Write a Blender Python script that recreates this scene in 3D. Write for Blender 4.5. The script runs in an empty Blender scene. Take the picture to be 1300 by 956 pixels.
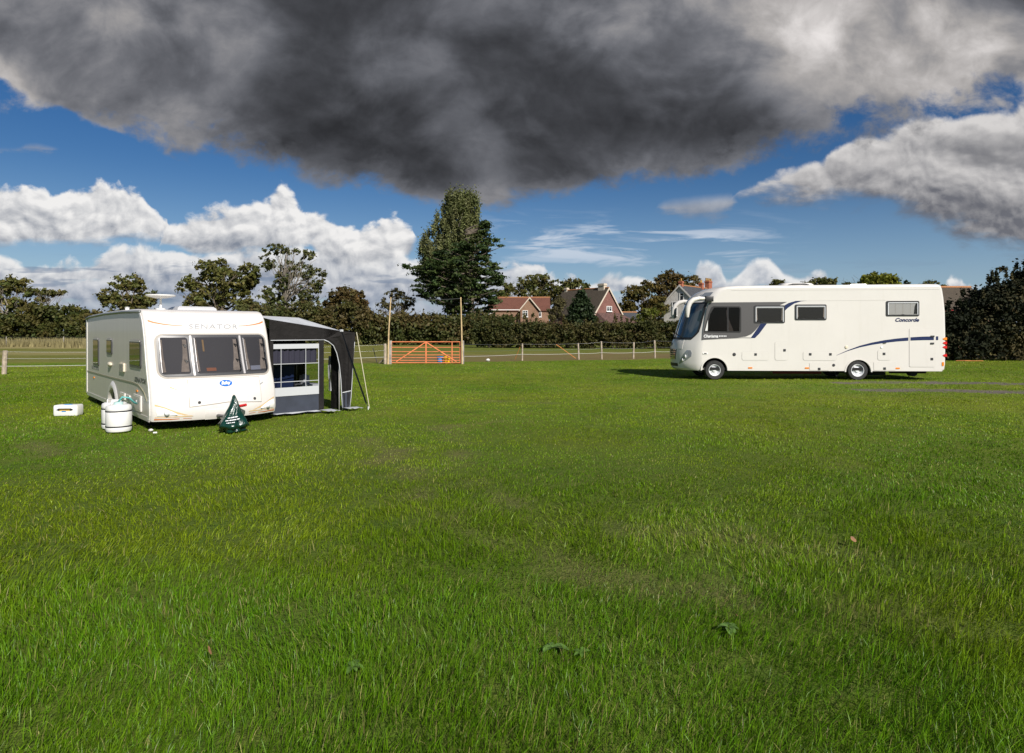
import bpy, math, random
import numpy as np
from mathutils import Vector, Matrix

R = math.radians
C = bpy.context.scene.collection
scene = bpy.context.scene
HOR, PPX, F = 420.0, 650.0, 800.0          # horizon row, centre column and focal length of the photograph
EYE = 1.8

def at(px, py, D):
    return Vector(((px-PPX)/F*D, D, EYE+(HOR-py)/F*D))
def ground_at(px, py):
    D = EYE*F/(py-HOR)
    return Vector(((px-PPX)/F*D, D, 0.0))

# ------------------------------------------------------------------ node helper
class NT:
    nd = '3D'
    def __init__(s, tree):
        s.t = tree; s.n = tree.nodes; s.l = tree.links
    def node(s, typ, **kw):
        nd = s.n.new(typ)
        for k, v in kw.items(): setattr(nd, k, v)
        return nd
    def put(s, sock, v):
        if hasattr(v, 'is_linked') or isinstance(v, bpy.types.NodeSocket): s.l.new(v, sock)
        else:
            try: sock.default_value = v
            except Exception: sock.default_value = tuple(v)
    def m(s, op, a, b=None, c=None, clamp=False):
        nd = s.node('ShaderNodeMath', operation=op, use_clamp=clamp)
        for i, v in enumerate((a, b, c)):
            if v is not None: s.put(nd.inputs[i], v)
        return nd.outputs[0]
    def add(s, a, b): return s.m('ADD', a, b)
    def sub(s, a, b): return s.m('SUBTRACT', a, b)
    def mul(s, a, b): return s.m('MULTIPLY', a, b)
    def div(s, a, b): return s.m('DIVIDE', a, b)
    def mx(s, a, b): return s.m('MAXIMUM', a, b)
    def mn(s, a, b): return s.m('MINIMUM', a, b)
    def comb(s, x, y, z):
        nd = s.node('ShaderNodeCombineXYZ')
        for i, v in enumerate((x, y, z)): s.put(nd.inputs[i], v)
        return nd.outputs[0]
    def vadd(s, a, b):
        nd = s.node('ShaderNodeVectorMath', operation='ADD'); s.put(nd.inputs[0], a); s.put(nd.inputs[1], b); return nd.outputs[0]
    def vmul(s, a, b):
        nd = s.node('ShaderNodeVectorMath', operation='MULTIPLY'); s.put(nd.inputs[0], a); s.put(nd.inputs[1], b); return nd.outputs[0]
    def noise(s, vec, scale, detail=4, rough=.5, dist=0, color=False):
        nd = s.node('ShaderNodeTexNoise', noise_dimensions=s.nd); s.put(nd.inputs['Vector'], vec)
        nd.inputs['Scale'].default_value = scale; nd.inputs['Detail'].default_value = detail
        nd.inputs['Roughness'].default_value = rough; nd.inputs['Distortion'].default_value = dist
        return nd.outputs['Color' if color else 'Fac']
    def voro(s, vec, scale, detail=2, rough=.5, smooth=.6):
        nd = s.node('ShaderNodeTexVoronoi', feature='SMOOTH_F1', voronoi_dimensions=s.nd); s.put(nd.inputs['Vector'], vec)
        nd.inputs['Scale'].default_value = scale; nd.inputs['Detail'].default_value = detail
        nd.inputs['Roughness'].default_value = rough; nd.inputs['Smoothness'].default_value = smooth
        return nd.outputs['Distance']
    def mr(s, v, a, b, c=0., d=1., smooth=True):
        nd = s.node('ShaderNodeMapRange', interpolation_type='SMOOTHSTEP' if smooth else 'LINEAR')
        for i, x in enumerate((v, a, b, c, d)): s.put(nd.inputs[i], x)
        return nd.outputs[0]
    def mix(s, f, a, b):
        nd = s.node('ShaderNodeMix', data_type='RGBA')
        s.put(nd.inputs[0], f)
        for i, v in ((6, a), (7, b)):
            if isinstance(v, tuple) and len(v) == 3: v = v+(1,)
            s.put(nd.inputs[i], v)
        return nd.outputs[2]
    def curve(s, v, pts):
        nd = s.node('ShaderNodeFloatCurve'); s.put(nd.inputs['Value'], v)
        cu = nd.mapping.curves[0]
        nd.mapping.use_clip = False
        while len(cu.points) > 2: cu.points.remove(cu.points[-1])
        cu.points[0].location = pts[0]; cu.points[1].location = pts[-1]
        for p in pts[1:-1]: cu.points.new(p[0], p[1])
        for p in cu.points: p.handle_type = 'AUTO_CLAMPED'
        nd.mapping.update()
        return nd.outputs[0]

MATS = {}
def pbr(name, col, rough=.5, metal=0., spec=.5, bump=None, var=0., vscale=8., coat=0., dirt=None, emit=None):
    if name in MATS: return MATS[name]
    m = bpy.data.materials.new(name); m.use_nodes = True
    t = NT(m.node_tree); b = t.n['Principled BSDF']
    b.inputs['Roughness'].default_value = rough; b.inputs['Metallic'].default_value = metal
    b.inputs['Specular IOR Level'].default_value = spec; b.inputs['Coat Weight'].default_value = coat
    b.inputs['Base Color'].default_value = (*col, 1)
    tc = t.node('ShaderNodeTexCoord')
    out = None
    if var:
        n = t.noise(tc.outputs['Object'], vscale, 5, .6)
        out = t.mix(t.mr(n, .3, .7), tuple(c*(1-var) for c in col), tuple(min(1, c*(1+var)) for c in col))
    if dirt:                                   # streaky grime with a shape of its own
        n = t.noise(t.vmul(tc.outputs['Object'], (6, 6, .7)), 1.0, 6, .65)
        out = t.mix(t.mr(n, .5, .8, 0, dirt[1]), out if out is not None else tuple(col), dirt[0])
    if out is not None: t.l.new(out, b.inputs['Base Color'])
    if bump:
        n = t.noise(tc.outputs['Object'], bump[0], 4, .6)
        bp = t.node('ShaderNodeBump'); bp.inputs['Strength'].default_value = bump[1]; bp.inputs['Distance'].default_value = bump[2]
        t.l.new(n, bp.inputs['Height']); t.l.new(bp.outputs[0], b.inputs['Normal'])
    MATS[name] = m
    return m

def glass_mat(name, tint, refl_rough=.02, opac=.0):
    m = bpy.data.materials.new(name); m.use_nodes = True
    t = NT(m.node_tree); t.n.clear()
    tr = t.node('ShaderNodeBsdfTransparent'); tr.inputs[0].default_value = (*tint, 1)
    gl = t.node('ShaderNodeBsdfGlossy'); gl.inputs['Roughness'].default_value = refl_rough; gl.inputs[0].default_value = (.5, .5, .5, 1)
    fr = t.node('ShaderNodeFresnel'); fr.inputs[0].default_value = 1.33
    mix = t.node('ShaderNodeMixShader'); t.l.new(fr.outputs[0], mix.inputs[0])
    t.l.new(tr.outputs[0], mix.inputs[1]); t.l.new(gl.outputs[0], mix.inputs[2])
    o = t.node('ShaderNodeOutputMaterial'); t.l.new(mix.outputs[0], o.inputs[0])
    MATS[name] = m
    return m

def leaf_mat(name, trans=.3, rough=.6, spec=.25):
    m = bpy.data.materials.new(name); m.use_nodes = True
    t = NT(m.node_tree); b = t.n['Principled BSDF']
    a = t.node('ShaderNodeAttribute', attribute_name='tint')
    t.l.new(a.outputs['Color'], b.inputs['Base Color'])
    b.inputs['Roughness'].default_value = rough; b.inputs['Specular IOR Level'].default_value = spec
    tr = t.node('ShaderNodeBsdfTranslucent'); t.l.new(a.outputs['Color'], tr.inputs[0])
    mix = t.node('ShaderNodeMixShader'); mix.inputs[0].default_value = trans
    t.l.new(b.outputs[0], mix.inputs[1]); t.l.new(tr.outputs[0], mix.inputs[2])
    t.l.new(mix.outputs[0], t.n['Material Output'].inputs[0])
    MATS[name] = m
    return m

# ------------------------------------------------------------------ objects
def tag(o, label=None, cat=None, group=None, kind=None):
    if label: o['label'] = label
    if cat: o['category'] = cat
    if group: o['group'] = group
    if kind: o['kind'] = kind
    return o
def empty(name, loc, rz=0., label=None, cat=None, group=None):
    o = bpy.data.objects.new(name, None); C.objects.link(o)
    o.location = loc; o.rotation_euler = (0, 0, rz); o.empty_display_size = .2
    return tag(o, label, cat, group)
def link(name, me, mat=None, parent=None, smooth=False):
    o = bpy.data.objects.new(name, me); C.objects.link(o)
    if mat is not None: me.materials.append(mat)
    if parent: o.parent = parent
    if smooth:
        me.polygons.foreach_set('use_smooth', [True]*len(me.polygons))
    return o

class MB:
    def __init__(s): s.v = []; s.f = []
    def face(s, pts):
        i = len(s.v); s.v += [tuple(p) for p in pts]; s.f.append(tuple(range(i, i+len(pts)))); return s
    def grid(s, fn, nu, nv, close_u=False):
        i = len(s.v)
        for a in range(nu+1):
            for b in range(nv+1): s.v.append(tuple(fn(a/nu, b/nv)))
        for a in range(nu):
            for b in range(nv):
                p = i+a*(nv+1)+b
                s.f.append((p, p+1, p+nv+2, p+nv+1))
        return s
    def rows(s, rows, closed=False):
        i = len(s.v); n = len(rows[0])
        for r in rows: s.v += [tuple(p) for p in r]
        for a in range(len(rows)-1):
            for b in range(n if closed else n-1):
                c = (b+1) % n
                s.f.append((i+a*n+b, i+a*n+c, i+(a+1)*n+c, i+(a+1)*n+b))
        return s
    def box(s, c, d, rot=None, bev=0.):
        x, y, z = (q/2 for q in d)
        M = Matrix.Rotation(rot, 3, 'Z') if isinstance(rot, (int, float)) else (rot or Matrix.Identity(3))
        c = Vector(c)
        if bev <= 0:
            P = [c+M@Vector((a*x, b*y, g*z)) for a in (-1, 1) for b in (-1, 1) for g in (-1, 1)]
            i = len(s.v); s.v += [tuple(p) for p in P]
            s.f += [tuple(i+k for k in q) for q in ((0,1,3,2),(4,6,7,5),(0,4,5,1),(2,3,7,6),(0,2,6,4),(1,5,7,3))]
        else:
            ring = []
            for (cx, cy, a0) in ((x-bev, y-bev, 0), (-x+bev, y-bev, 90), (-x+bev, -y+bev, 180), (x-bev, -y+bev, 270)):
                for k in range(4):
                    a = R(a0+30*k); ring.append((cx, cy, math.cos(a), math.sin(a)))
            def loop(off, zz): return [c+M@Vector((p[0]+p[2]*(bev-off), p[1]+p[3]*(bev-off), zz)) for p in ring]
            b3 = bev*.3
            L = [loop(bev*.9, -z), loop(b3, -z+b3*.3), loop(0, -z+bev), loop(0, z-bev), loop(b3, z-b3*.3), loop(bev*.9, z)]
            s.rows(L, True); s.face(L[0][::-1]); s.face(L[-1])
        return s
    def tube(s, pts, rad, n=8, cap=True):
        pts = [Vector(p) for p in pts]
        if isinstance(rad, (int, float)): rad = [rad]*len(pts)
        L = []; up0 = None
        for i, p in enumerate(pts):
            d = (pts[min(i+1, len(pts)-1)]-pts[max(i-1, 0)]).normalized()
            if up0 is None:
                up0 = Vector((0, 0, 1)) if abs(d.z) < .9 else Vector((1, 0, 0))
            a = d.cross(up0).normalized(); b = a.cross(d).normalized(); up0 = b
            L.append([p+(a*math.cos(2*math.pi*k/n)+b*math.sin(2*math.pi*k/n))*rad[i] for k in range(n)])
        s.rows(L, True)
        if cap: s.face(L[0][::-1]); s.face(L[-1])
        return s
    def lathe(s, prof, c=(0, 0, 0), n=24, M=None, cap=True):
        c = Vector(c); M = M or Matrix.Identity(3)
        L = [[c+M@Vector((r*math.cos(2*math.pi*k/n), r*math.sin(2*math.pi*k/n), z)) for k in range(n)] for r, z in prof]
        s.rows(L, True)
        if cap and prof[0][0] > 1e-4: s.face(L[0][::-1])
        if cap and prof[-1][0] > 1e-4: s.face(L[-1])
        return s
    def prism(s, poly, fn, d0, d1):
        """poly of (a,b); fn(a,b,depth)->xyz ; front face at d1, back at d0"""
        A = [fn(a, b, d0) for a, b in poly]; B = [fn(a, b, d1) for a, b in poly]
        s.face(B); s.rows([A, B], True); s.face(A[::-1]); return s
    def build(s, name, mat=None, parent=None, smooth=False, angle=None, merge=True):
        me = bpy.data.meshes.new(name); me.from_pydata(s.v, [], s.f); me.update()
        import bmesh
        bm = bmesh.new(); bm.from_mesh(me)
        if merge: bmesh.ops.remove_doubles(bm, verts=bm.verts, dist=1e-5)
        bmesh.ops.recalc_face_normals(bm, faces=bm.faces)
        if angle is not None:
            for f in bm.faces: f.smooth = True
            for e in bm.edges:
                if len(e.link_faces) != 2 or e.calc_face_angle(0) > R(angle): e.smooth = False
        bm.to_mesh(me); bm.free()
        return link(name, me, mat, parent, smooth)

def np_mesh(name, V, Fq, mat=None, parent=None, tint=None, smooth=False):
    """V (n,3); Fq (m,k) faces of one size"""
    me = bpy.data.meshes.new(name)
    n = len(V); m, k = Fq.shape
    me.vertices.add(n); me.vertices.foreach_set('co', np.ascontiguousarray(V, dtype=np.float32).ravel())
    me.loops.add(m*k); me.loops.foreach_set('vertex_index', np.ascontiguousarray(Fq, dtype=np.int32).ravel())
    me.polygons.add(m); me.polygons.foreach_set('loop_start', np.arange(0, m*k, k, dtype=np.int32))
    if tint is not None:
        at_ = me.attributes.new('tint', 'FLOAT_COLOR', 'POINT')
        c4 = np.ones((n, 4), dtype=np.float32); c4[:, :3] = tint
        at_.data.foreach_set('color', c4.ravel())
    me.update(calc_edges=True); me.validate()
    o = link(name, me, mat, parent)
    if smooth: me.polygons.foreach_set('use_smooth', np.ones(m, dtype=bool))
    return o

def rounded_poly(x0, x1, y0, y1, r, k=5):
    P = []
    for cx, cy, a0 in ((x1-r, y1-r, 0), (x0+r, y1-r, 90), (x0+r, y0+r, 180), (x1-r, y0+r, 270)):
        for i in range(k+1):
            a = R(a0+90*i/k); P.append((cx+r*math.cos(a), cy+r*math.sin(a)))
    return P

def text_mesh(name, body, size, M, mat, parent, shear=0., bold=0., width=None, ext=.0015, space=1.):
    cu = bpy.data.curves.new(name, 'FONT'); cu.body = body; cu.size = size; cu.shear = shear; cu.offset = bold
    cu.extrude = ext; cu.align_x = 'LEFT'; cu.space_character = space; cu.resolution_u = 3
    o = bpy.data.objects.new(name+'_tmp', cu); C.objects.link(o)
    dg = bpy.context.evaluated_depsgraph_get()
    me = bpy.data.meshes.new_from_object(o.evaluated_get(dg))
    bpy.data.objects.remove(o); bpy.data.curves.remove(cu)
    me.name = name
    if width:
        xs = [v.co.x for v in me.vertices]; k = width/(max(xs)-min(xs)); x0 = min(xs)
        for v in me.vertices: v.co.x = (v.co.x-x0)*k
    if callable(M):
        for v in me.vertices: v.co = M(v.co)
    else: me.transform(M)
    me.materials.clear()
    return link(name, me, mat, parent)

# ------------------------------------------------------------------ numpy value noise
def vnoise(x, y, scale, seed=0, octaves=3):
    out = np.zeros_like(x, dtype=np.float64); amp = 1.; tot = 0.
    rs = np.random.RandomState(seed)
    for o in range(octaves):
        g = rs.rand(256, 256)
        X = x*scale*(2**o)+37.3*o; Y = y*scale*(2**o)+11.7*o
        xi = np.floor(X).astype(int); yi = np.floor(Y).astype(int); fx = X-xi; fy = Y-yi
        fx = fx*fx*(3-2*fx); fy = fy*fy*(3-2*fy)
        a = g[xi % 256, yi % 256]; b = g[(xi+1) % 256, yi % 256]; c = g[xi % 256, (yi+1) % 256]; d = g[(xi+1) % 256, (yi+1) % 256]
        out += amp*((a*(1-fx)+b*fx)*(1-fy)+(c*(1-fx)+d*fx)*fy); tot += amp; amp *= .5
    return out/tot

# ------------------------------------------------------------------ camera, light, sky
cam = bpy.data.cameras.new('camera'); co = bpy.data.objects.new('camera', cam); C.objects.link(co)
co.location = (0, 0, EYE); co.rotation_euler = (R(90), 0, 0)
cam.sensor_width = 36; cam.lens = 36*F/1300; cam.shift_y = -(478-HOR)/1300; cam.clip_start = .05; cam.clip_end = 6000
scene.camera = co

SUN_EL = 35.; sun_az = math.atan2(.5, -.866)      # where the sun stands, from +Y towards +X
sd = Vector((math.sin(sun_az)*math.cos(R(SUN_EL)), math.cos(sun_az)*math.cos(R(SUN_EL)), math.sin(R(SUN_EL))))
sl = bpy.data.lights.new('sun', 'SUN'); so = bpy.data.objects.new('sun', sl); C.objects.link(so)
so.rotation_euler = (-sd).to_track_quat('-Z', 'Y').to_euler(); so.location = (20, -40, 40)
sl.energy = 4.8; sl.angle = R(.53); sl.color = (1., .95, .885)

def build_sky():
    w = bpy.data.worlds.new('World'); scene.world = w; w.use_nodes = True
    t = NT(w.node_tree); t.n.clear(); t.nd = '2D'
    sky = t.node('ShaderNodeTexSky', sky_type='NISHITA'); sky.sun_disc = False
    sky.sun_elevation = R(SUN_EL); sky.sun_rotation = sun_az; sky.air_density = 1.; sky.dust_density = .4; sky.ozone_density = 2.0
    hs = t.node('ShaderNodeHueSaturation'); hs.inputs['Saturation'].default_value = 1.42; hs.inputs['Value'].default_value = .063
    t.l.new(sky.outputs[0], hs.inputs['Color']); hs.inputs['Hue'].default_value = .512
    blue = hs.outputs[0]
    tc = t.node('ShaderNodeTexCoord'); sx = t.node('ShaderNodeSeparateXYZ'); t.l.new(tc.outputs['Generated'], sx.inputs[0])
    x, y, z = sx.outputs
    yc = t.mx(y, .08); s = t.div(x, yc); tt = t.div(z, yc)
    front = t.mr(y, .12, .3)
    pxn = t.m('ADD', t.mul(s, 800/1700.), (650+200)/1700., clamp=True)     # bearing
    q = t.comb(s, t.mul(tt, 1.25), 0.)
    def P(px): return (px+200)/1700.
    def T(py): return (420-py)/480.
    def cv(pts): return t.mul(t.curve(pxn, [(P(a), T(b)) for a, b in pts]), .6)
    # shared puffy noise and its offset twin (towards the sun) for relief
    warp = t.noise(q, 7., 3, .5, color=True)
    qw = t.vadd(q, t.vmul(t.vadd(warp, (-.5, -.5, -.5)), (.05, .05, 0)))
    dl = (.006, .012, 0)
    def puff(vec):
        a = t.sub(1., t.voro(vec, 9., 3, .55, .35))
        b = t.noise(vec, 24., 5, .66)
        return t.add(t.mul(a, .66), t.mul(b, .52))
    n0 = puff(qw); n1 = puff(t.vadd(qw, dl))
    relief = t.sub(n0, n1)
    soft = t.noise(q, 5., 5, .55)
    fine = t.noise(t.vmul(q, (1, 2.2, 1)), 12., 5, .6)
    def layer(col, Tp, Bp, amp, white, grey, sT=.012, sB=.03, ampB=.02, rel=2.2, op=1., lo=.15, hi=.95, puffy=True, hpow=1.):
        Tc = cv(Tp); Bc = cv(Bp)
        nn = n0 if puffy else soft
        Tn = t.add(Tc, t.mul(t.sub(nn, .47 if puffy else .5), amp))
        Bn = t.add(Bc, t.mul(t.sub(fine, .5), ampB*2))
        d = t.mn(t.div(t.sub(Tn, tt), sT), t.div(t.sub(tt, Bn), sB))
        exists = t.mr(t.sub(Tc, Bc), .0, .012)
        dens = t.mul(t.mul(t.mr(d, 0., 1.), exists), t.mul(front, op))
        h = t.m('DIVIDE', t.sub(tt, Bn), t.mx(t.sub(Tn, Bn), .01), clamp=True)
        if hpow != 1.: h = t.m('POWER', h, hpow)
        lit = t.add(t.add(lo, t.mul(h, hi-lo)), t.mul(relief, rel))
        lit = t.m('ADD', lit, t.mul(t.sub(soft, .5), .5), clamp=True)
        return t.mix(dens, col, t.mix(lit, grey, white))
    col = blue
    # pale haze towards the horizon
    hz = t.mul(t.mr(z, 0., .24, 1., 0.), .45)
    col = t.mix(hz, col, (.30, .47, .74))
    W, G = (.86, .85, .84), (.22, .25, .31)
    # rows of low cloud banked along the horizon
    col = layer(col, [(-200, 366), (0, 364), (160, 362), (330, 365), (540, 366), (600, 372), (700, 366), (780, 366), (860, 378), (1500, 385)],
                [(-200, 430), (1500, 430)], .05, (.50, .54, .60), (.19, .25, .36), sT=.02, sB=.02, rel=1.6, lo=.2, hi=.9)
    col = layer(col, [(-200, 338), (0, 336), (100, 340), (160, 334), (330, 338), (450, 336), (540, 338), (620, 336), (690, 338), (760, 350), (800, 374), (1500, 374)],
                [(-200, 392), (0, 388), (200, 386), (540, 388), (760, 380), (800, 372), (1500, 374)], .06, (.68, .69, .72), (.24, .29, .38), sT=.014, sB=.012, rel=1.8, lo=.25, hi=.9)
    col = layer(col, [(-200, 312), (0, 312), (60, 322), (120, 320), (150, 310), (230, 306), (330, 308), (440, 312), (540, 318), (600, 322), (660, 352), (1500, 352)],
                [(-200, 366), (0, 364), (200, 362), (400, 366), (540, 368), (620, 360), (660, 350), (1500, 352)], .05, (.80, .80, .80), (.25, .29, .37), sT=.014, sB=.012, rel=1.8, lo=.25, hi=1.)
    band = t.noise(t.vmul(q, (1.2, 7., 1)), 5., 4, .55)
    bm = t.mul(t.mul(t.mr(band, .56, .66), t.mr(tt, .015, .05)), t.mul(t.mr(tt, .1, .125, 1, 0), t.mul(front, .6)))
    bm = t.mul(bm, t.mr(s, -.1, .1, 1, .2))
    col = t.mix(bm, col, (.17, .23, .34))
    # cumulus row on the left
    col = layer(col, [(-200, 228), (0, 228), (60, 236), (110, 232), (165, 230), (195, 254), (215, 272), (222, 300), (380, 302), (400, 286), (412, 278), (440, 275), (500, 266), (520, 270), (532, 310), (560, 345), (1500, 345)],
                [(-200, 320), (0, 318), (110, 316), (160, 312), (215, 306), (222, 296), (380, 300), (400, 326), (410, 334), (440, 342), (500, 340), (522, 328), (530, 306), (560, 345), (1500, 345)], .055, W, G, sB=.02, lo=.32, hi=1.0, rel=1.7)
    col = layer(col, [(-200, 350), (190, 330), (205, 290), (222, 270), (255, 258), (310, 255), (352, 236), (385, 250), (412, 262), (424, 270), (440, 290), (460, 350), (1500, 350)],
                [(-200, 350), (190, 332), (205, 314), (222, 318), (255, 328), (310, 327), (352, 326), (385, 322), (400, 312), (424, 306), (440, 300), (460, 350), (1500, 350)], .05, W, G, sB=.02, lo=.32, hi=1.0, rel=1.7)
    # small clouds low on the right
    col = layer(col, [(-200, 372), (640, 372), (655, 338), (690, 340), (735, 352), (770, 348), (800, 350), (830, 356), (875, 352), (890, 333), (912, 332), (925, 350), (940, 340), (965, 326), (985, 334), (1000, 345), (1040, 338), (1060, 356), (1190, 372), (1205, 346), (1216, 342), (1230, 360), (1500, 372)],
                [(-200, 374), (1500, 374)], .03, (.8, .8, .8), (.36, .40, .47), sT=.012, sB=.012, lo=.2, hi=.95)
    # thin cirrus
    ci = t.noise(t.vmul(q, (1., 6.5, 1)), 6., 5, .6, .4)
    cm = t.mul(t.mr(ci, .47, .7), t.mul(t.mr(tt, .08, .125), t.mr(tt, .145, .2, 1, 0)))
    cm = t.mul(cm, t.mul(t.mr(s, -.12, .06), t.mr(s, .3, .5, 1, 0)))
    col = t.mix(t.mul(t.mul(cm, .75), front), col, (.62, .68, .77))
    # small dark lens cloud
    col = layer(col, [(-200, 270), (820, 270), (840, 252), (880, 246), (925, 243), (940, 262), (960, 275), (1500, 275)],
                [(-200, 268), (820, 266), (850, 276), (900, 282), (930, 274), (940, 262), (960, 272), (1500, 272)], .02, (.52, .53, .56), (.16, .19, .25), sT=.02, sB=.02, puffy=False, rel=.6, op=.85)
    col = layer(col, [(-200, 215), (-40, 186), (20, 186), (40, 178), (60, 182), (80, 190), (100, 200), (1500, 200)],
                [(-200, 215), (-40, 200), (20, 193), (40, 196), (60, 195), (80, 190), (100, 198), (1500, 198)], .02, (.4, .42, .47), (.2, .23, .3), sT=.015, sB=.015, puffy=False, rel=.6, op=.75)
    # big broken cloud on the right
    col = layer(col, [(-200, 300), (900, 300), (922, 262), (938, 238), (975, 222), (1010, 198), (1050, 188), (1090, 168), (1140, 150), (1200, 138), (1260, 134), (1300, 126), (1500, 110)],
                [(-200, 296), (900, 296), (922, 262), (945, 262), (985, 266), (1040, 268), (1075, 268), (1110, 268), (1150, 284), (1200, 306), (1260, 326), (1300, 338), (1500, 338)], .05, (.66, .64, .63), (.15, .155, .18), lo=-.12, hi=1.0, rel=1.15, hpow=1.1, sT=.02, sB=.045, ampB=.035)
    dk = t.mul(t.mr(t.noise(t.vmul(q, (1, 2.5, 1)), 3.2, 4, .55), .42, .62), t.mul(t.mr(s, .58, .74), t.mul(t.mr(tt, .16, .21), t.mr(tt, .27, .33, 1, 0))))
    col = t.mix(t.mul(t.mul(dk, .8), front), col, (.115, .12, .14))
    # overhead sheet of dark cloud, on a flat ceiling
    zc = t.mx(z, .03); u = t.div(x, zc); v = t.div(y, zc)
    pl = t.comb(u, v, 0.)
    un = t.m('ADD', t.mul(u, 1/7.), .5, clamp=True)
    edge = t.mul(t.curve(un, [((a+3.5)/7., b/8.) for a, b in ((-3.5, 2.3), (-2.17, 2.55), (-2.04, 2.8), (-1.95, 3.45), (-1.6, 3.6), (-1.28, 4.1), (-.86, 4.7), (-.31, 5.2), (.28, 5.2), (.58, 4.9), (.98, 4.3), (1.12, 4.05), (1.3, 3.8), (1.52, 3.5), (1.9, 3.3), (2.3, 3.15), (3.5, 2.6))]), 8.)
    # the ceiling's texture squeezes towards the horizon, gently
    qd = t.comb(t.mul(s, 1.), t.mul(t.m('POWER', t.mx(tt, .01), .8), 1.35), 0.)
    e1 = t.noise(qd, 4.2, 6, .6, .15); e2 = t.noise(qd, 13., 5, .62, .2)
    dd = t.add(t.sub(edge, v), t.add(t.mul(t.sub(e1, .5), 2.6), t.mul(t.sub(e2, .5), 1.5)))
    back = t.mr(t.add(v, t.mul(t.sub(e1, .5), 1.2)), .55, 1.3)
    da = t.mul(t.mul(t.mr(dd, -.2, .55), back), t.mr(z, .03, .08))
    def blob(px, py, rx, ry):
        a = t.div(t.sub(s, (px-650)/800.), rx/800.); b = t.div(t.sub(tt, (420-py)/800.), ry/800.)
        return t.m('EXPONENT', t.mul(t.add(t.mul(a, a), t.mul(b, b)), -1.))
    tex = t.noise(qd, 5.2, 6, .5, .25); tex2 = t.noise(qd, 2.6, 3, .5)
    up = t.noise(t.vadd(qd, (.0, .03, 0)), 5.2, 6, .5, .25)
    lum = t.add(.048, t.add(t.mul(t.mr(tex, .42, .75), .05), t.mul(t.mr(tex2, .42, .68), .045)))
    br = t.add(t.mul(blob(70, 60, 120, 80), .17), t.mul(blob(1060, 34, 250, 55), .34))
    br = t.add(br, t.add(t.add(t.mul(blob(1250, 85, 220, 65), .30), t.add(t.mul(blob(870, 15, 200, 50), .09), t.mul(blob(200, 20, 170, 55), .08))), t.mul(blob(40, 110, 130, 45), .16)))
    br = t.add(br, t.add(t.mul(blob(560, 250, 160, 20), .05), t.mul(blob(830, 200, 120, 22), .10)))
    br = t.add(br, t.add(t.mul(blob(240, 50, 100, 60), .05), t.mul(blob(150, 160, 80, 40), .07)))
    lum = t.add(lum, t.mul(br, t.mr(tex, .3, .7, .35, 1.3)))
    lum = t.add(lum, t.mul(t.sub(tex, up), .10))
    lum = t.mul(lum, t.mr(t.noise(qd, 19., 5, .62, .3), .3, .7, .91, 1.10))
    thin = t.mr(dd, .1, 1.2, .11, 0.)
    lum = t.mx(t.add(lum, t.mul(thin, t.mr(e2, .3, .7, .3, 1.2))), .03)
    warm = t.mr(lum, .08, .4, 0., 1.)
    deck = t.mix(warm, t.comb(t.mul(lum, .96), t.mul(lum, 1.0), t.mul(lum, 1.14)), t.comb(t.mul(lum, 1.05), t.mul(lum, 1.0), t.mul(lum, .98)))
    col = t.mix(da, col, deck)
    # broken fair-weather cloud elsewhere round the sky
    bc = t.mul(t.mul(t.mr(t.noise(pl, .55, 5, .6), .52, .66), t.mr(z, .08, .2)), t.mul(t.sub(1., back), .8))
    col = t.mix(bc, col, (.62, .62, .64))
    # ground-coloured lower half
    col = t.mix(t.mr(z, -.02, -.005, 1, 0), col, (.05, .07, .02))
    bg = t.node('ShaderNodeBackground'); t.l.new(col, bg.inputs[0]); bg.inputs[1].default_value = .76
    o = t.node('ShaderNodeOutputWorld'); t.l.new(bg.outputs[0], o.inputs[0])
    w.cycles.sampling_method = 'MANUAL'; w.cycles.sample_map_resolution = 512
build_sky()
scene.view_settings.view_transform = 'Standard'; scene.view_settings.look = 'None'
scene.view_settings.exposure = .42; scene.view_settings.gamma = 1
scene.cycles.max_bounces = 6; scene.cycles.transparent_max_bounces = 12; scene.cycles.use_denoising = True

#@@GROUND
# ------------------------------------------------------------------ ground
def polyline_dist(x, y, pts):
    d = np.full(x.shape, 1e9)
    for (ax, ay), (bx, by) in zip(pts[:-1], pts[1:]):
        vx, vy = bx-ax, by-ay; L = vx*vx+vy*vy
        t = np.clip(((x-ax)*vx+(y-ay)*vy)/L, 0, 1)
        d = np.minimum(d, np.hypot(x-ax-t*vx, y-ay-t*vy))
    return d
def gp(pts): return [tuple(ground_at(a, b))[:2] for a, b in pts]
TRACKS = [gp([(470, 556), (505, 574), (520, 600), (548, 640), (640, 684), (750, 728), (860, 742), (930, 752), (1175, 780), (1420, 800)]),
          gp([(560, 540), (590, 585), (612, 620), (680, 648), (760, 662), (860, 672), (960, 682), (1120, 700), (1400, 716)])]
BARE = gp([(40, 562), (70, 575)]), gp([(470, 585), (500, 572), (545, 563)]), gp([(600, 508), (700, 511)]), gp([(560, 541), (640, 532)])
TRAIL = [gp([(1075, 486), (1130, 485.5), (1220, 486), (1500, 490)]), gp([(1105, 494.5), (1150, 494.5), (1300, 497), (1500, 501)])]

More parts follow.
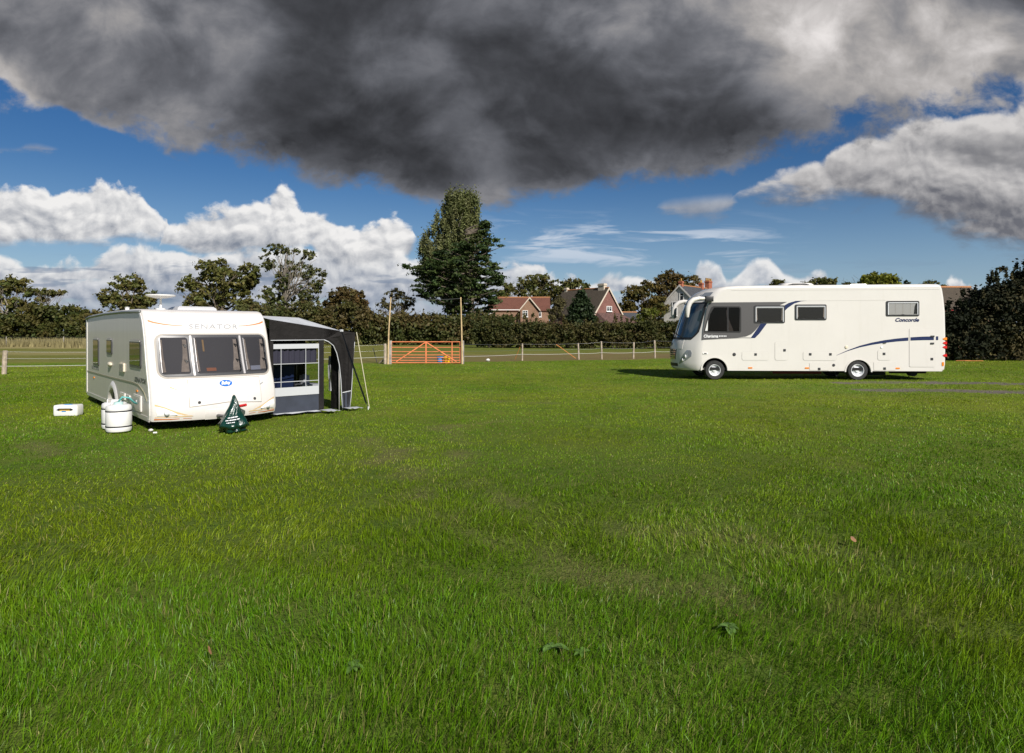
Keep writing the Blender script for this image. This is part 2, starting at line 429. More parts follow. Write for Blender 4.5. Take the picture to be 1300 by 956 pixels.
def wear(x, y):
    """0..1 how trodden the grass is"""
    n = vnoise(x, y, 1.6, 5)
    w = np.zeros_like(x)
    for tr in TRACKS:
        w = np.maximum(w, np.clip(1.25-polyline_dist(x, y, tr)/.3, 0, 1)*np.clip((n-.36)*4, 0, 1)*.5)
    for b in BARE:
        w = np.maximum(w, np.clip(1.3-polyline_dist(x, y, b)/.22, 0, 1)*np.clip((n-.3)*4, 0, 1)*.6)
    return np.clip(w, 0, 1)
def gravel(x, y):
    n = vnoise(x, y, 2.2, 9); g = np.zeros_like(x)
    for tr in TRAIL:
        g = np.maximum(g, np.clip((.56-polyline_dist(x, y, tr)+(n-.5)*.9)/.2, 0, 1)*np.clip(.55+1.7*(vnoise(x, y, 1.1, 77, 4)-.22), 0, 1))
    fade = np.clip((x-8.8)/2.5+(n-.5)*1.6, 0, 1)
    return g*fade
def lush(x, y): return vnoise(x, y, .35, 21, 4)

def build_ground():
    xs = np.concatenate([-np.geomspace(3000, 45, 22), np.arange(-44.8, 45, .22), np.geomspace(45, 3000, 22)])
    ys = np.concatenate([[-3000, -800, -200, -60, -20, -6], np.arange(0, 62, .22), np.geomspace(63, 4000, 26)])
    X, Y = np.meshgrid(xs, ys, indexing='ij'); nx, ny = X.shape
    near = np.clip((70-np.hypot(X, Y))/30, 0, 1)
    Z = ((vnoise(X, Y, .12, 2, 3)-.5)*.07+(vnoise(X, Y, .9, 3, 2)-.5)*.02)*near - .012
    V = np.stack([X.ravel(), Y.ravel(), Z.ravel()], 1)
    i = np.arange(nx*ny).reshape(nx, ny)
    Fq = np.stack([i[:-1, :-1], i[1:, :-1], i[1:, 1:], i[:-1, 1:]], -1).reshape(-1, 4)
    w = wear(X, Y).ravel(); g = gravel(X, Y).ravel()
    o = np_mesh('ground', V, Fq, None, None, np.stack([w, g, np.zeros_like(w)], 1), True)
    tag(o, 'wide green grass field with faint worn wheel tracks', 'ground', kind='structure')
    m = bpy.data.materials.new('turf'); m.use_nodes = True
    t = NT(m.node_tree); b = t.n['Principled BSDF']; b.inputs['Roughness'].default_value = .95; b.inputs['Specular IOR Level'].default_value = .1
    tc = t.node('ShaderNodeTexCoord'); p = tc.outputs['Object']
    sp = t.node('ShaderNodeSeparateXYZ'); t.l.new(p, sp.inputs[0]); px, py, _ = sp.outputs
    a = t.node('ShaderNodeAttribute', attribute_name='tint'); sa = t.node('ShaderNodeSeparateXYZ'); t.l.new(a.outputs['Color'], sa.inputs[0])
    n1 = t.noise(p, .28, 5, .6); n2 = t.noise(p, 2.6, 6, .68); n3 = t.noise(p, 22., 4, .7)
    c = t.mix(t.mr(n1, .35, .68), (.090, .165, .010), (.182, .208, .020))
    c = t.mix(t.mr(n2, .38, .7), c, (.145, .155, .028))
    c = t.mix(t.mul(t.mr(n3, .42, .72), .55), c, (.045, .085, .008))
    # thatch and soil under the near blades, shade between them put in the colour
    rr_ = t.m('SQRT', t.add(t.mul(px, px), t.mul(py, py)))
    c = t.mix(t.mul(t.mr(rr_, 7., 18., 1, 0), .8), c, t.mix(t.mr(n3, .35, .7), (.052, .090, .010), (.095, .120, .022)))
    clump = t.noise(p, .95, 5, .7)
    c = t.mix(t.mul(t.mr(clump, .5, .68), .5), c, (.040, .085, .008))
    # beyond the fence: bare trodden margin, then rough pasture and a tall dry strip under the far hedge
    wob = t.mul(t.sub(t.noise(p, .35, 4, .6), .5), 5.)
    bx = t.mx(t.sub(px, -8.), 0.)
    dline = t.add(t.sub(py, t.add(34.6, t.mn(t.mul(bx, .32), 6.))), wob)      # metres behind the fence line
    past = t.mix(t.mr(n1, .3, .7), (.125, .135, .026), (.175, .160, .045))
    past = t.mix(t.mul(t.mr(n2, .4, .7), .5), past, (.090, .108, .018))
    right = t.mr(px, -12., -6.)
    c = t.mix(t.mr(dline, .3, 2.5), c, past)
    soil = t.mix(t.mr(n2, .35, .65), (.165, .115, .058), (.145, .125, .045))
    sm = t.mul(t.mul(t.mr(dline, .2, 1.0), t.mr(dline, 9., 13., 1, 0)), right)
    c = t.mix(t.mul(sm, t.mr(n1, .3, .6, .55, 1.)), c, soil)
    g2 = t.mul(t.mr(py, 52., 58.), t.mul(right, .7)); c = t.mix(g2, c, (.105, .130, .022))
    dry = t.mul(t.mr(t.add(py, wob), 62., 66.), t.mul(t.mr(t.add(py, wob), 100., 106., 1, 0), t.mr(px, -24., -30.)))
    dry2 = t.mul(t.mr(t.add(py, wob), 46., 49.), t.mul(t.mr(t.add(py, wob), 52., 55., 1, 0), t.mr(px, -18., -24.)))
    dry = t.mx(dry, t.mul(dry2, .7))
    c = t.mix(t.mul(dry, .85), c, (.27, .225, .10))
    scrub = t.mul(t.mr(t.add(py, wob), 30.5, 31.5), t.mul(t.mr(t.add(py, wob), 32., 33.5, 1, 0), t.mr(px, -15.5, -18.)))
    c = t.mix(t.mul(scrub, .45), c, (.22, .16, .07))
    c = t.mix(t.mul(sa.outputs[0], .8), c, t.mix(t.mr(n3, .3, .7), (.12, .085, .045), (.17, .14, .07)))
    gr = t.noise(p, 30., 4, .8)
    c = t.mix(sa.outputs[1], c, t.mix(t.mr(gr, .3, .7), (.065, .055, .045), (.20, .175, .145)))
    t.l.new(c, b.inputs['Base Color'])
    bp = t.node('ShaderNodeBump'); bp.inputs['Strength'].default_value = .9; bp.inputs['Distance'].default_value = .08
    t.l.new(t.add(t.mul(n2, .8), t.mul(n3, .5)), bp.inputs['Height']); t.l.new(bp.outputs[0], b.inputs['Normal'])
    o.data.materials.append(m)
build_ground()

def build_grass():
    rs = np.random.RandomState(7)
    Ds = np.geomspace(1.9, 60., 90); PX = []; PY = []
    for d0, d1 in zip(Ds[:-1], Ds[1:]):
        D = (d0+d1)/2; wd = 1.72*D+2.0
        n = int(wd*(d1-d0)*8200*(3./max(D, 2.6))**1.55)
        PX.append((rs.rand(n)-.5)*wd); PY.append(d0+rs.rand(n)*(d1-d0))
    x = np.concatenate(PX); y = np.concatenate(PY)
    # the mown field ends at the fence
    dl = y-(34.0+np.minimum(np.maximum(x+8, 0)*.32, 6))
    keep = (dl < .3)
    gv = gravel(x, y); w = wear(x, y)
    keep &= rs.rand(len(x)) > np.maximum(gv*.93, w*.55)
    # tussocks: pull blades together
    cl = vnoise(x, y, 3.2, 31, 2); keep &= rs.rand(len(x)) < np.clip(.35+1.5*(cl-.25), .3, 1)
    x, y, w, gv = x[keep], y[keep], w[keep], gv[keep]; n = len(x); D = np.hypot(x, y)
    lu = lush(x, y); cl = vnoise(x, y, 1.3, 33, 3)
    near = np.clip((9-D)/7, 0, 1)
    h = (.05+.075*rs.rand(n)**1.4)*(.55+.9*lu)*(1+.75*near)*(.65+.7*cl)*(1-.6*w)
    h *= 1-.38*np.clip((D-6)/6, 0, 1)
    h *= .54; h = np.clip(h, .02, .14)
    long_ = rs.rand(n) < .04; h[long_] *= 1.5
    wd = .0035*np.maximum(1, (D/3.6))**.78*(.7+.6*rs.rand(n))
    # swept by the wind, in drifts
    ang = (vnoise(x, y, .55, 41, 3)-.5)*7.5+rs.randn(n)*1.0+.4
    lean = np.clip(.30+.75*vnoise(x, y, .8, 43, 3)+.38*rs.randn(n), .02, 1.4)
    lx, ly = np.cos(ang), np.sin(ang)
    ya = rs.rand(n)*np.pi; sx, sy = np.cos(ya), np.sin(ya)
    near_g = np.clip((70-D)/30, 0, 1)
    z0 = ((vnoise(x, y, .12, 2, 3)-.5)*.07+(vnoise(x, y, .9, 3, 2)-.5)*.02)*near_g-.018
    V = np.zeros((n, 7, 3), dtype=np.float32)
    for k, (f, wf) in enumerate(((0., 1.), (.40, .9), (.75, .6), (1., 0.))):
        a = lean*(.35+.65*f)
        px_ = x+lx*h*f*np.sin(a); py_ = y+ly*h*f*np.sin(a); pz = z0+h*f*np.cos(a)+.004
        if k < 3:
            for s_, j in ((-1, 2*k), (1, 2*k+1)):
                V[:, j, 0] = px_+s_*sx*wd*wf*.5; V[:, j, 1] = py_+s_*sy*wd*wf*.5; V[:, j, 2] = pz
        else:
            V[:, 6, 0] = px_; V[:, 6, 1] = py_; V[:, 6, 2] = pz
    # colour of each blade
    hue = np.clip((vnoise(x, y, .30, 51, 4)-.36)*3.0, 0, 1)*.75+rs.rand(n)*.35+.25*np.clip((D-7)/14, 0, 1)  # farther blades yellower and brighter: sunlit mid-field put into the colour
    A = np.array([.072, .185, .004]); B = np.array([.198, .268, .010]); Dd = np.array([.30, .25, .10])
    col = A+(B-A)*np.clip(hue, 0, 1)[:, None]
    dry = np.clip((rs.rand(n) < .05+.10*np.clip((vnoise(x, y, .5, 55, 3)-.5)*4, 0, 1)).astype(float)*.75+w*.65*rs.rand(n), 0, .9)
    col = col*(1-dry[:, None])+Dd*dry[:, None]
    col *= (.55+.95*rs.rand(n)**1.2)[:, None]
    base = (np.arange(n)*7)[:, None]
    me_f = np.concatenate([base+np.array([[0, 1, 3, 2]]), base+np.array([[2, 3, 5, 4]]), base+np.array([[4, 5, 6, 6]])], 0)
    quads = np.concatenate([base+np.array([[0, 1, 3, 2]]), base+np.array([[2, 3, 5, 4]])], 0)
    tris = base+np.array([[4, 5, 6]])
    # all triangles
    T3 = np.concatenate([quads[:, [0, 1, 2]], quads[:, [0, 2, 3]], tris], 0)
    o = np_mesh('grass', V.reshape(-1, 3), T3, MATS['grass_blade'], None, np.repeat(col, 7, 0))
    tag(o, 'long lush green grass blades covering the field', 'grass', kind='stuff')
    print('BLADES', n)
leaf_mat('grass_blade', .36, .4, .2)
build_grass()

def build_dry_grass():
    rs = np.random.RandomState(17); n = 16000
    y = 66+36*rs.rand(n); x = -(24+.82*(y-40))*0-(.36*y+rs.rand(n)*(.62*y)); ok = vnoise(x, y, .12, 61, 3) > .38; x, y = x[ok], y[ok]; n = len(x)
    h = .35+.55*rs.rand(n); w = .07+.05*rs.rand(n); a = rs.rand(n)*np.pi; l = rs.randn(n)*.25; q = rs.rand(n)*6.28
    V = np.zeros((n, 3, 3)); V[:, 0] = np.stack([x-w*np.cos(a), y-w*np.sin(a), 0*x-.03], 1); V[:, 1] = np.stack([x+w*np.cos(a), y+w*np.sin(a), 0*x-.03], 1); V[:, 2] = np.stack([x+h*l*np.cos(q), y+h*l*np.sin(q), h], 1)
    col = np.array([.25, .215, .10])*(.7+.6*rs.rand(n))[:, None]
    o = np_mesh('dry_grass', V.reshape(-1, 3), np.arange(3*n).reshape(-1, 3), MATS['dull_leaf_base'], None, np.repeat(col, 3, 0))
    tag(o, 'tall pale dry grass in front of the far left hedgerow', 'dry grass', kind='stuff')
leaf_mat('dull_leaf_base', .3, .8)
build_dry_grass()
#@@END_GROUND
#@@PLANTS
# ------------------------------------------------------------------ trees, hedges
leaf_mat('tree_leaf', .28, .6); leaf_mat('dull_leaf', .12, .85)
pbr('bark', (.10, .080, .058), .9, var=.35, vscale=3, bump=(9, .6, .03))
pbr('pale_bark', (.19, .165, .13), .9, var=.3, vscale=3, bump=(9, .5, .03))

def leaf_cloud(rs, cen, rad, per, size, cols, clump_var=.25, leaf_var=.25, up=.35, elong=1.6, hue=None):
    """leaf-sized faces scattered round clump centres; cols = two or three albedos mixed clump by clump"""
    nC = len(cen); idx = np.repeat(np.arange(nC), per); n = len(idx)
    g = rs.randn(n, 3); g /= np.maximum(np.linalg.norm(g, axis=1, keepdims=True), 1e-6)
    r = np.abs(rs.randn(n, 1))*.55
    P = cen[idx]+g*r*rad[idx]
    N = g*.7+rs.randn(n, 3)*.8; N[:, 2] += up; N /= np.linalg.norm(N, axis=1, keepdims=True)
    T = rs.randn(n, 3); T -= (T*N).sum(1, keepdims=True)*N; T /= np.maximum(np.linalg.norm(T, axis=1, keepdims=True), 1e-6)
    B = np.cross(N, T); s = (size*(.55+.9*rs.rand(n)))[:, None]
    V = np.stack([P+T*s*elong*.5, P+B*s*.5, P-T*s*elong*.5, P-B*s*.5], 1)
    cols = np.array(cols); k = len(cols)
    wt = rs.rand(nC)*(k-1) if hue is None else np.clip(hue, 0, .999)*(k-1)
    i0 = np.minimum(wt.astype(int), k-2) if k > 1 else np.zeros(nC, int); f = (wt-i0)[:, None]
    cc = cols[i0]*(1-f)+cols[np.minimum(i0+1, k-1)]*f
    cc = cc*(1+clump_var*(rs.rand(nC, 1)*2-1))
    col = cc[idx]*(1+leaf_var*(rs.rand(n, 1)*2-1))
    return V.reshape(-1, 3), np.repeat(col, 4, 0)

def leaf_mesh(name, parts, parent, mat='tree_leaf'):
    V = np.concatenate([p[0] for p in parts]); c = np.concatenate([p[1] for p in parts])
    return np_mesh(name, V, np.arange(len(V)).reshape(-1, 4), MATS[mat], parent, c)

def limb(mb, rs, a, b, r0, r1, bend=.12, n=6, sides=6):
    a, b = Vector(a), Vector(b); L = (b-a).length
    off = Vector(rs.randn(3))*L*bend; pts = []; rr = []
    for k in range(n+1):
        f = k/n; pts.append(a.lerp(b, f)+off*math.sin(math.pi*f)+Vector((0, 0, -.05*L*math.sin(math.pi*f))))
        rr.append(r0+(r1-r0)*f)
    mb.tube(pts, rr, sides); return pts

OAK = [(.070, .088, .020), (.105, .106, .026), (.132, .108, .032)]
OLIVE = [(.074, .088, .020), (.108, .108, .026), (.135, .120, .034)]
DARKG = [(.022, .036, .010), (.036, .050, .012)]

def tree(name, label, cat, group, D, ells, trunk, nclump, per, cr, leaf, cols, seed, trunk_r=.35, limbs=14, bark='bark', shell=.45, zflat=.75, fork=None, bare=0, up=.35):
    """ells: crown lobes (px, py, rx, ry) measured at distance D; trunk: (px, foot height m, px at top, py where the trunk divides)"""
    rs = np.random.RandomState(seed); k = D/F; nclump = int(nclump*3.0); per = int(per*1.05); cr *= .88; leaf *= .62
    foot = Vector(((trunk[0]-PPX)*k, D, trunk[1])); root = empty(name, foot, 0, label, cat, group)
    E = [(np.array([(e[0]-PPX)*k, D+(e[4] if len(e) > 4 else 0), EYE+(HOR-e[1])*k]), np.array([e[2]*k, .5*(e[2]+e[3])*k, e[3]*k])) for e in ells]
    vol = np.array([r.prod()**.75 for _, r in E]); vol /= vol.sum()
    cen = []; rad = []
    for (c, r), f in zip(E, vol):
        m = max(2, int(round(nclump*f)))
        g = rs.randn(m, 3); g /= np.linalg.norm(g, axis=1, keepdims=True)
        q = rs.rand(m, 1)**shell
        cen.append(c+g*q*r*.86); rad.append(np.tile(np.array([[1, 1, zflat]])*cr*k*8, (m, 1))*(.6+.8*rs.rand(m, 1)))
    cen = np.concatenate(cen); rad = np.concatenate(rad)
    cen[:, 2] = np.maximum(cen[:, 2], .4)
    fo = np.array(foot)
    leaf_mesh('crown', [leaf_cloud(rs, cen-fo, rad, per, leaf, cols, up=up)], root)
    mb = MB(); top = Vector(((trunk[2]-PPX)*k, D, EYE+(HOR-trunk[3])*k))-foot
    limb(mb, rs, (0, 0, -.15), top, trunk_r, trunk_r*.6, .04, 6, 8)
    order = rs.permutation(len(cen))[:limbs]
    for j in order:
        c = Vector(cen[j]-fo); s = Vector((0, 0, 0)).lerp(top, .55+.45*rs.rand())
        if c.z < s.z: s = Vector((0, 0, 0)).lerp(top, .5)
        c = s.lerp(c, .93); pts = limb(mb, rs, s, c, trunk_r*.36, .02, .10)
        for q in range(2+bare):
            p0 = pts[3+rs.randint(2)]; d = Vector(rs.randn(3))*.3; d.z = abs(d.z)
            limb(mb, rs, p0, p0+(c-s)*.36+d*(c-s).length*.42, trunk_r*.13, .012, .12, 4, 4)
    mb.build('trunk', MATS[bark], root, True)
    return root

def hedge(name, label, cat, pts, top, D0, thick, n, leaf, cols, seed, rad=.7, per=34, base=0.0, core=True, group=None, hueband=True, rough=.16, mat='tree_leaf', shoots=0):
    """pts: list of (x,y) along the hedge; top: list of heights at the same stations"""
    rs = np.random.RandomState(seed)
    P = np.array(pts, float); H = np.array(top, float)
    seg = np.hypot(*(P[1:]-P[:-1]).T); cum = np.concatenate([[0], np.cumsum(seg)]); L = cum[-1]
    o = Vector((float(P[:, 0].mean()), float(P[:, 1].mean()), 0)); root = empty(name, o, 0, label, cat, group)
    t = rs.rand(n)*L
    x = np.interp(t, cum, P[:, 0]); y = np.interp(t, cum, P[:, 1]); h = np.interp(t, cum, H)
    h = h*(1+rough*(vnoise(t, t*0+seed, .45, seed+1, 3)-.5)*2)
    i = np.clip(np.searchsorted(cum, t)-1, 0, len(seg)-1); tx = (P[i+1, 0]-P[i, 0])/seg[i]; ty = (P[i+1, 1]-P[i, 1])/seg[i]
    u = rs.rand(n)*2-1; f = rs.rand(n)**.75
    side = u*thick*(.55+.45*np.sqrt(1-np.clip(f-.45, 0, .55)**2/.31))
    bulge = (vnoise(x*1.0, f*h+y, .5, seed+2, 2)-.5)*1.1
    z = base+.12+f*(h-rad*.5)
    cen = np.stack([x-ty*(side+bulge), y+tx*(side+bulge), z], 1)-np.array(o)
    R_ = np.tile([[rad, rad, rad*.8]], (n, 1))*(.6+.7*rs.rand(n, 1))
    if shoots:
        q = rs.permutation(n)[:shoots]; cen[q, 2] = h[q]+base+.15+.55*rs.rand(shoots)**1.5; R_[q] = np.array([.10, .10, .30])*(.7+.8*rs.rand(shoots, 1))
    hue = np.clip(vnoise(x, z, .22, seed+5, 3)*1.8-.4+.25*rs.randn(n), 0, 1)
    leaf_mesh('foliage', [leaf_cloud(rs, cen, R_, per, leaf, cols, hue=hue, clump_var=.16, leaf_var=.18)], root, mat)
    for k in range(max(4, int(L/2.2))):
        mb = MB()
        tt_ = (k+.5+rs.rand()*.4)/max(4, int(L/2.2))*L
        a = Vector((np.interp(tt_, cum, P[:, 0]), np.interp(tt_, cum, P[:, 1]), -.1))-o; hh = np.interp(tt_, cum, H)
        for q in range(3):
            limb(mb, rs, a+Vector((rs.randn()*.2, rs.randn()*.2, 0)), a+Vector((rs.randn()*.7, rs.randn()*.4, hh*(.6+.25*rs.rand()))), .07, .02, .08, 4, 5)
        mb.build('stem', MATS['bark'], root, True)
    return root

def X(px, D): return (px-PPX)/F*D
def Hh(py, D): return EYE+(HOR-py)/F*D

HEDGE = [(.042, .054, .014), (.062, .066, .017), (.084, .070, .022)]
HRED = [(.048, .062, .014), (.072, .076, .020), (.092, .070, .024)]
# far hedgerow on the left, behind the dry grass
hedge('hedgerow', 'tall bushy hedgerow behind the strip of pale dry grass, left of the caravan', 'hedge',
      [(X(-120, 102), 104), (X(-10, 102), 102), (X(60, 102), 102), (X(110, 102), 101), (X(200, 102), 100), (X(260, 98), 98)],
      [4.5, 5.2, 5.4, 5.0, 4.6, 4.4], 102, 2.2, 1500, .30, [(.042, .058, .012), (.070, .072, .016), (.094, .080, .022)], 11, rad=1.0, per=40, rough=.34)
hedge('hedgerow', 'mixed brownish hedgerow behind the awning, left of the orange gate', 'hedge',
      [(X(300, 84), 86), (X(380, 84), 84), (X(450, 84), 83), (X(500, 82), 82), (X(560, 82), 82), (X(650, 80), 80)],
      [5.2, 5.4, 5.6, 4.2, 3.9, 3.9], 84, 1.9, 1500, .24, HRED, 12, rad=.9, per=40, rough=.34)
hedge('hedge', 'clipped brown-green hedge behind the post and wire fence, below the houses', 'hedge',
      [(X(600, 66), 68), (X(690, 66), 66), (X(760, 65), 65), (X(860, 64), 64), (X(960, 63), 63)],
      [2.85, 2.72, 2.62, 2.72, 2.9], 66, 1.1, 2000, .13, HEDGE, 13, rad=.5, per=56, rough=.10, shoots=60)
# big dark hedge at the right edge
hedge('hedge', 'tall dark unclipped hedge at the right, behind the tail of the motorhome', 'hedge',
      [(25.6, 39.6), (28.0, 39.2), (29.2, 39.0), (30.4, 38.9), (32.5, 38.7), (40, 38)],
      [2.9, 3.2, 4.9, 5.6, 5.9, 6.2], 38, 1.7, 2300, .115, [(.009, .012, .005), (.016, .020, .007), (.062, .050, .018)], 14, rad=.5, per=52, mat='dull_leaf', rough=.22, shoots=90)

hedge('hedgerow', 'distant scrubby hedgerow glimpsed behind the houses and the motorhome', 'hedge',
      [(X(585, 128), 131), (X(700, 128), 129), (X(830, 128), 128), (X(960, 128), 128), (X(1090, 128), 127), (X(1260, 128), 126)],
      [4.4, 4.6, 5.0, 4.8, 4.6, 4.6], 128, 2.0, 1300, .36, [(.050, .056, .014), (.078, .076, .020), (.10, .086, .026)], 15, rad=1.1, per=34, rough=.3)
G = 'hedgerow trees on the left skyline'
tree('oak_tree', 'sparse leaning oak at the far left edge with a bare pale limb', 'tree', G, 104,
     [(16, 363, 24, 14), (-8, 372, 26, 20), (34, 370, 12, 8), (30, 388, 22, 12)], (4, 0, 12, 392), 42, 46, .75, .5, OAK, 21, .4, 16, 'pale_bark', bare=2)
tree('oak_tree', 'small thin-crowned oak just right of the far left oak', 'tree', G, 104,
     [(62, 372, 18, 6), (52, 380, 10, 6), (76, 371, 8, 5)], (56, 0, 60, 394), 16, 36, .55, .42, OAK, 22, .22, 10, 'pale_bark', bare=2)
tree('hawthorn_tree', 'low rounded olive-green hawthorn left of the caravan aerial', 'tree', G, 104,
     [(93, 393, 13, 8), (70, 402, 20, 12), (112, 402, 16, 10)], (95, 0, 95, 405), 26, 42, .7, .42, OLIVE, 23, .2, 8)
tree('oak_tree', 'broad-crowned oak rising behind the caravan aerial', 'tree', G, 104,
     [(163, 361, 26, 13), (143, 377, 20, 14), (185, 378, 20, 13), (165, 388, 34, 14)], (163, 0, 164, 388), 62, 50, .72, .45, OAK, 24, .45, 18)
G2 = 'trees behind the caravan and awning'
tree('oak_tree', 'wide dense olive oak rising directly above the caravan roof', 'tree', G2, 94,
     [(272, 342, 28, 16), (246, 364, 22, 18), (290, 362, 32, 24), (316, 350, 16, 20), (262, 384, 34, 16), (310, 384, 18, 16)], (280, 0, 282, 384), 120, 52, .70, .42, OLIVE, 25, .5, 22)
tree('ash_tree', 'tall thin-topped ash with ivy on its trunk, right of the dense oak', 'tree', G2, 92,
     [(356, 318, 30, 9), (388, 324, 14, 8), (338, 336, 16, 11), (394, 346, 22, 12), (362, 356, 18, 22), (346, 376, 20, 18), (390, 376, 20, 20), (404, 362, 12, 12), (372, 340, 18, 12), (356, 388, 26, 14)], (357, 0, 362, 362), 104, 42, .52, .36, [(.062, .078, .020), (.085, .095, .030), (.11, .10, .035)], 26, .42, 34, 'pale_bark', bare=3, shell=.38)
tree('hawthorn_tree', 'rounded reddish-brown tree above the awning roof', 'tree', G2, 90,
     [(440, 376, 26, 14), (425, 388, 18, 12), (455, 388, 18, 12)], (440, 0, 440, 395), 62, 46, .6, .38, [(.060, .055, .016), (.090, .066, .020), (.115, .070, .024)], 27, .3, 12)
tree('ash_tree', 'thin half-bare small tree between the awning and the cedar', 'tree', G2, 90,
     [(502, 374, 16, 10), (490, 388, 14, 12), (516, 386, 16, 12)], (502, 0, 503, 396), 26, 30, .5, .32, [(.055, .055, .020), (.075, .065, .025)], 28, .2, 16, 'bark', bare=3)

def poplar():
    D = 99; k = D/F; rs = np.random.RandomState(31)
    foot = Vector((X(572, D), D, 0)); fo = np.array(foot)
    root = empty('poplar_tree', foot, 0, 'tall pale-green poplar towering behind the dark cedar', 'tree')
    E = [(586, 256, 20, 16), (600, 272, 12, 26), (583, 262, 22, 22), (572, 290, 26, 34), (560, 318, 32, 36), (552, 338, 22, 28), (592, 285, 18, 36), (590, 318, 22, 40), (578, 352, 30, 40), (547, 352, 12, 16), (598, 258, 8, 14)]
    cen = []; 
    for px, py, rx, ry in E:
        m = int(rx*ry*.10); g = rs.randn(m, 3); g /= np.linalg.norm(g, axis=1, keepdims=True); q = rs.rand(m, 1)**.42
        cen.append(np.array([X(px, D), D, Hh(py, D)])+g*q*np.array([rx, (rx+ry)*.4, ry])*k*.92)
    cen = np.concatenate(cen)-fo; n = len(cen)
    rad = np.tile([[.62, .62, 1.7]], (n, 1))*(.6+.7*rs.rand(n, 1))
    leaf_mesh('crown', [leaf_cloud(rs, cen, rad, 150, .17, [(.098, .120, .034), (.130, .142, .052), (.150, .152, .062)], .3, .3, up=.15, elong=1.9)], root)
    mb = MB(); limb(mb, rs, (0, 0, -.2), (X(588, D)-foot.x, 0, 22), .55, .05, .01, 8, 8)
    for j in rs.permutation(n)[:40]:
        c = Vector(cen[j]); limb(mb, rs, (c.x*.15, c.y*.15, max(1.5, c.z-5-3*rs.rand())), c, .13, .02, .05, 5, 5)
    mb.build('trunk', MATS['pale_bark'], root, True)
poplar()
def cedar():
    D = 88; k = D/F; rs = np.random.RandomState(32); sc = .2614
    foot = Vector((X(590, D), D, 0)); fo = np.array(foot)
    root = empty('cedar_tree', foot, 0, 'big dark cedar with flat tiered branches in front of the poplar', 'tree')
    tiers = {205: (512, 522), 222: (492, 534), 245: (474, 556), 268: (462, 556), 290: (440, 580), 312: (380, 600), 335: (290, 588), 355: (250, 566), 375: (240, 575), 395: (222, 580), 412: (110, 592), 428: (108, 604),
             445: (140, 606), 465: (168, 612), 485: (172, 600), 505: (160, 588), 525: (150, 586), 545: (165, 596), 562: (196, 606), 582: (256, 600), 602: (300, 592), 625: (320, 560), 648: (360, 540)}
    cen = []; rad = []; tips = []
    for zy, (x0, x1) in tiers.items():
        z = Hh(230+zy*sc, D); a = X(480+x0*sc, D); b = X(480+x1*sc, D); j0 = (b-a)*.10; a += rs.rand()*j0; b -= rs.rand()*j0*1.6-.3*j0; cx = X(480+(505 if zy < 300 else 420)*sc, D)
        half = (b-a)/2
        m = max(5, int((b-a)*2.4))
        for q in range(m):
            f = rs.rand(); px = a+(b-a)*f; e = abs(f*2-1)
            dy = (rs.rand()*2-1)*half*math.sqrt(max(0., 1-e*e*.92))*.85
            cen.append((px, D+dy, z+rs.randn()*.16-.25*e+.12*math.sin(px*2+zy))); rad.append(np.array([.95, .8, .20])*(.6+.8*rs.rand()))
        tips += [(a+.3, D, z-.2), (b-.3, D, z-.2)]+[(a+(b-a)*rs.rand(), D-half*.7, z-.2), (a+(b-a)*rs.rand(), D+half*.7, z-.2)]
    cen = np.array(cen)-fo; rad = np.array(rad)
    leaf_mesh('crown', [leaf_cloud(rs, cen, rad, 74, .23, [(.022, .042, .011), (.042, .068, .016), (.064, .080, .020)], .35, .3, up=.7, elong=2.0)], root)
    mb = MB(); limb(mb, rs, (0, 0, -.2), (X(610, D)-foot.x, 0, 15.5), .6, .06, .02, 8, 8)
    for tpt in tips:
        c = Vector(tpt)-foot; limb(mb, rs, (0, 0, max(1., c.z-.9)), c, .15, .03, .05, 5, 5)
    mb.build('trunk', MATS['bark'], root, True)
cedar()

G3 = 'trees behind the brick houses'
tree('oak_tree', 'round-topped olive oak behind the long brick house', 'tree', G3, 132,
     [(680, 357, 26, 11), (664, 366, 16, 12), (700, 366, 20, 14), (685, 378, 34, 12)], (682, 0, 684, 385), 70, 44, .6, .48, OAK, 41, .4, 14)
tree('oak_tree', 'small oak between the cedar and the round-topped oak', 'tree', G3, 130,
     [(645, 366, 12, 9), (638, 378, 14, 10)], (645, 0, 645, 388), 26, 40, .6, .45, OLIVE, 42, .25, 8)
tree('oak_tree', 'oak showing between the round-topped oak and the tile-hung gable', 'tree', G3, 130,
     [(730, 361, 17, 8), (718, 370, 14, 10), (742, 366, 8, 6)], (728, 0, 728, 385), 36, 42, .6, .45, OAK, 43, .3, 8)
tree('ash_tree', 'bare-looking twiggy tree in front of the brick house end', 'tree', None, 86,
     [(709, 385, 10, 12), (705, 396, 11, 10)], (708, 0, 708, 400), 26, 30, .55, .26, [(.085, .078, .030), (.105, .090, .036)], 44, .12, 20, 'bark', bare=2)
tree('oak_tree', 'golden-brown oak right of the tile-hung gable', 'tree', G3, 112,
     [(806, 372, 18, 12), (798, 388, 16, 12), (820, 366, 10, 10), (830, 390, 24, 18)], (815, 0, 815, 392), 80, 46, .6, .42, [(.085, .070, .016), (.125, .092, .022), (.060, .062, .014)], 45, .4, 14)
tree('oak_tree', 'taller autumn oak touching the left side of the grey house', 'tree', G3, 118,
     [(852, 352, 22, 10), (836, 364, 18, 12), (862, 368, 24, 16), (848, 386, 24, 18), (880, 356, 10, 8)], (850, 0, 850, 388), 110, 46, .6, .44, [(.070, .064, .016), (.11, .082, .022), (.13, .082, .026)], 46, .45, 16)
tree('shrub', 'bright yellow-green shrub at the foot of the autumn oaks', 'shrub', None, 92,
     [(826, 398, 12, 8), (818, 404, 10, 6)], (824, 0, 824, 408), 24, 40, .5, .32, [(.10, .12, .016), (.13, .14, .02)], 47, .12, 6)
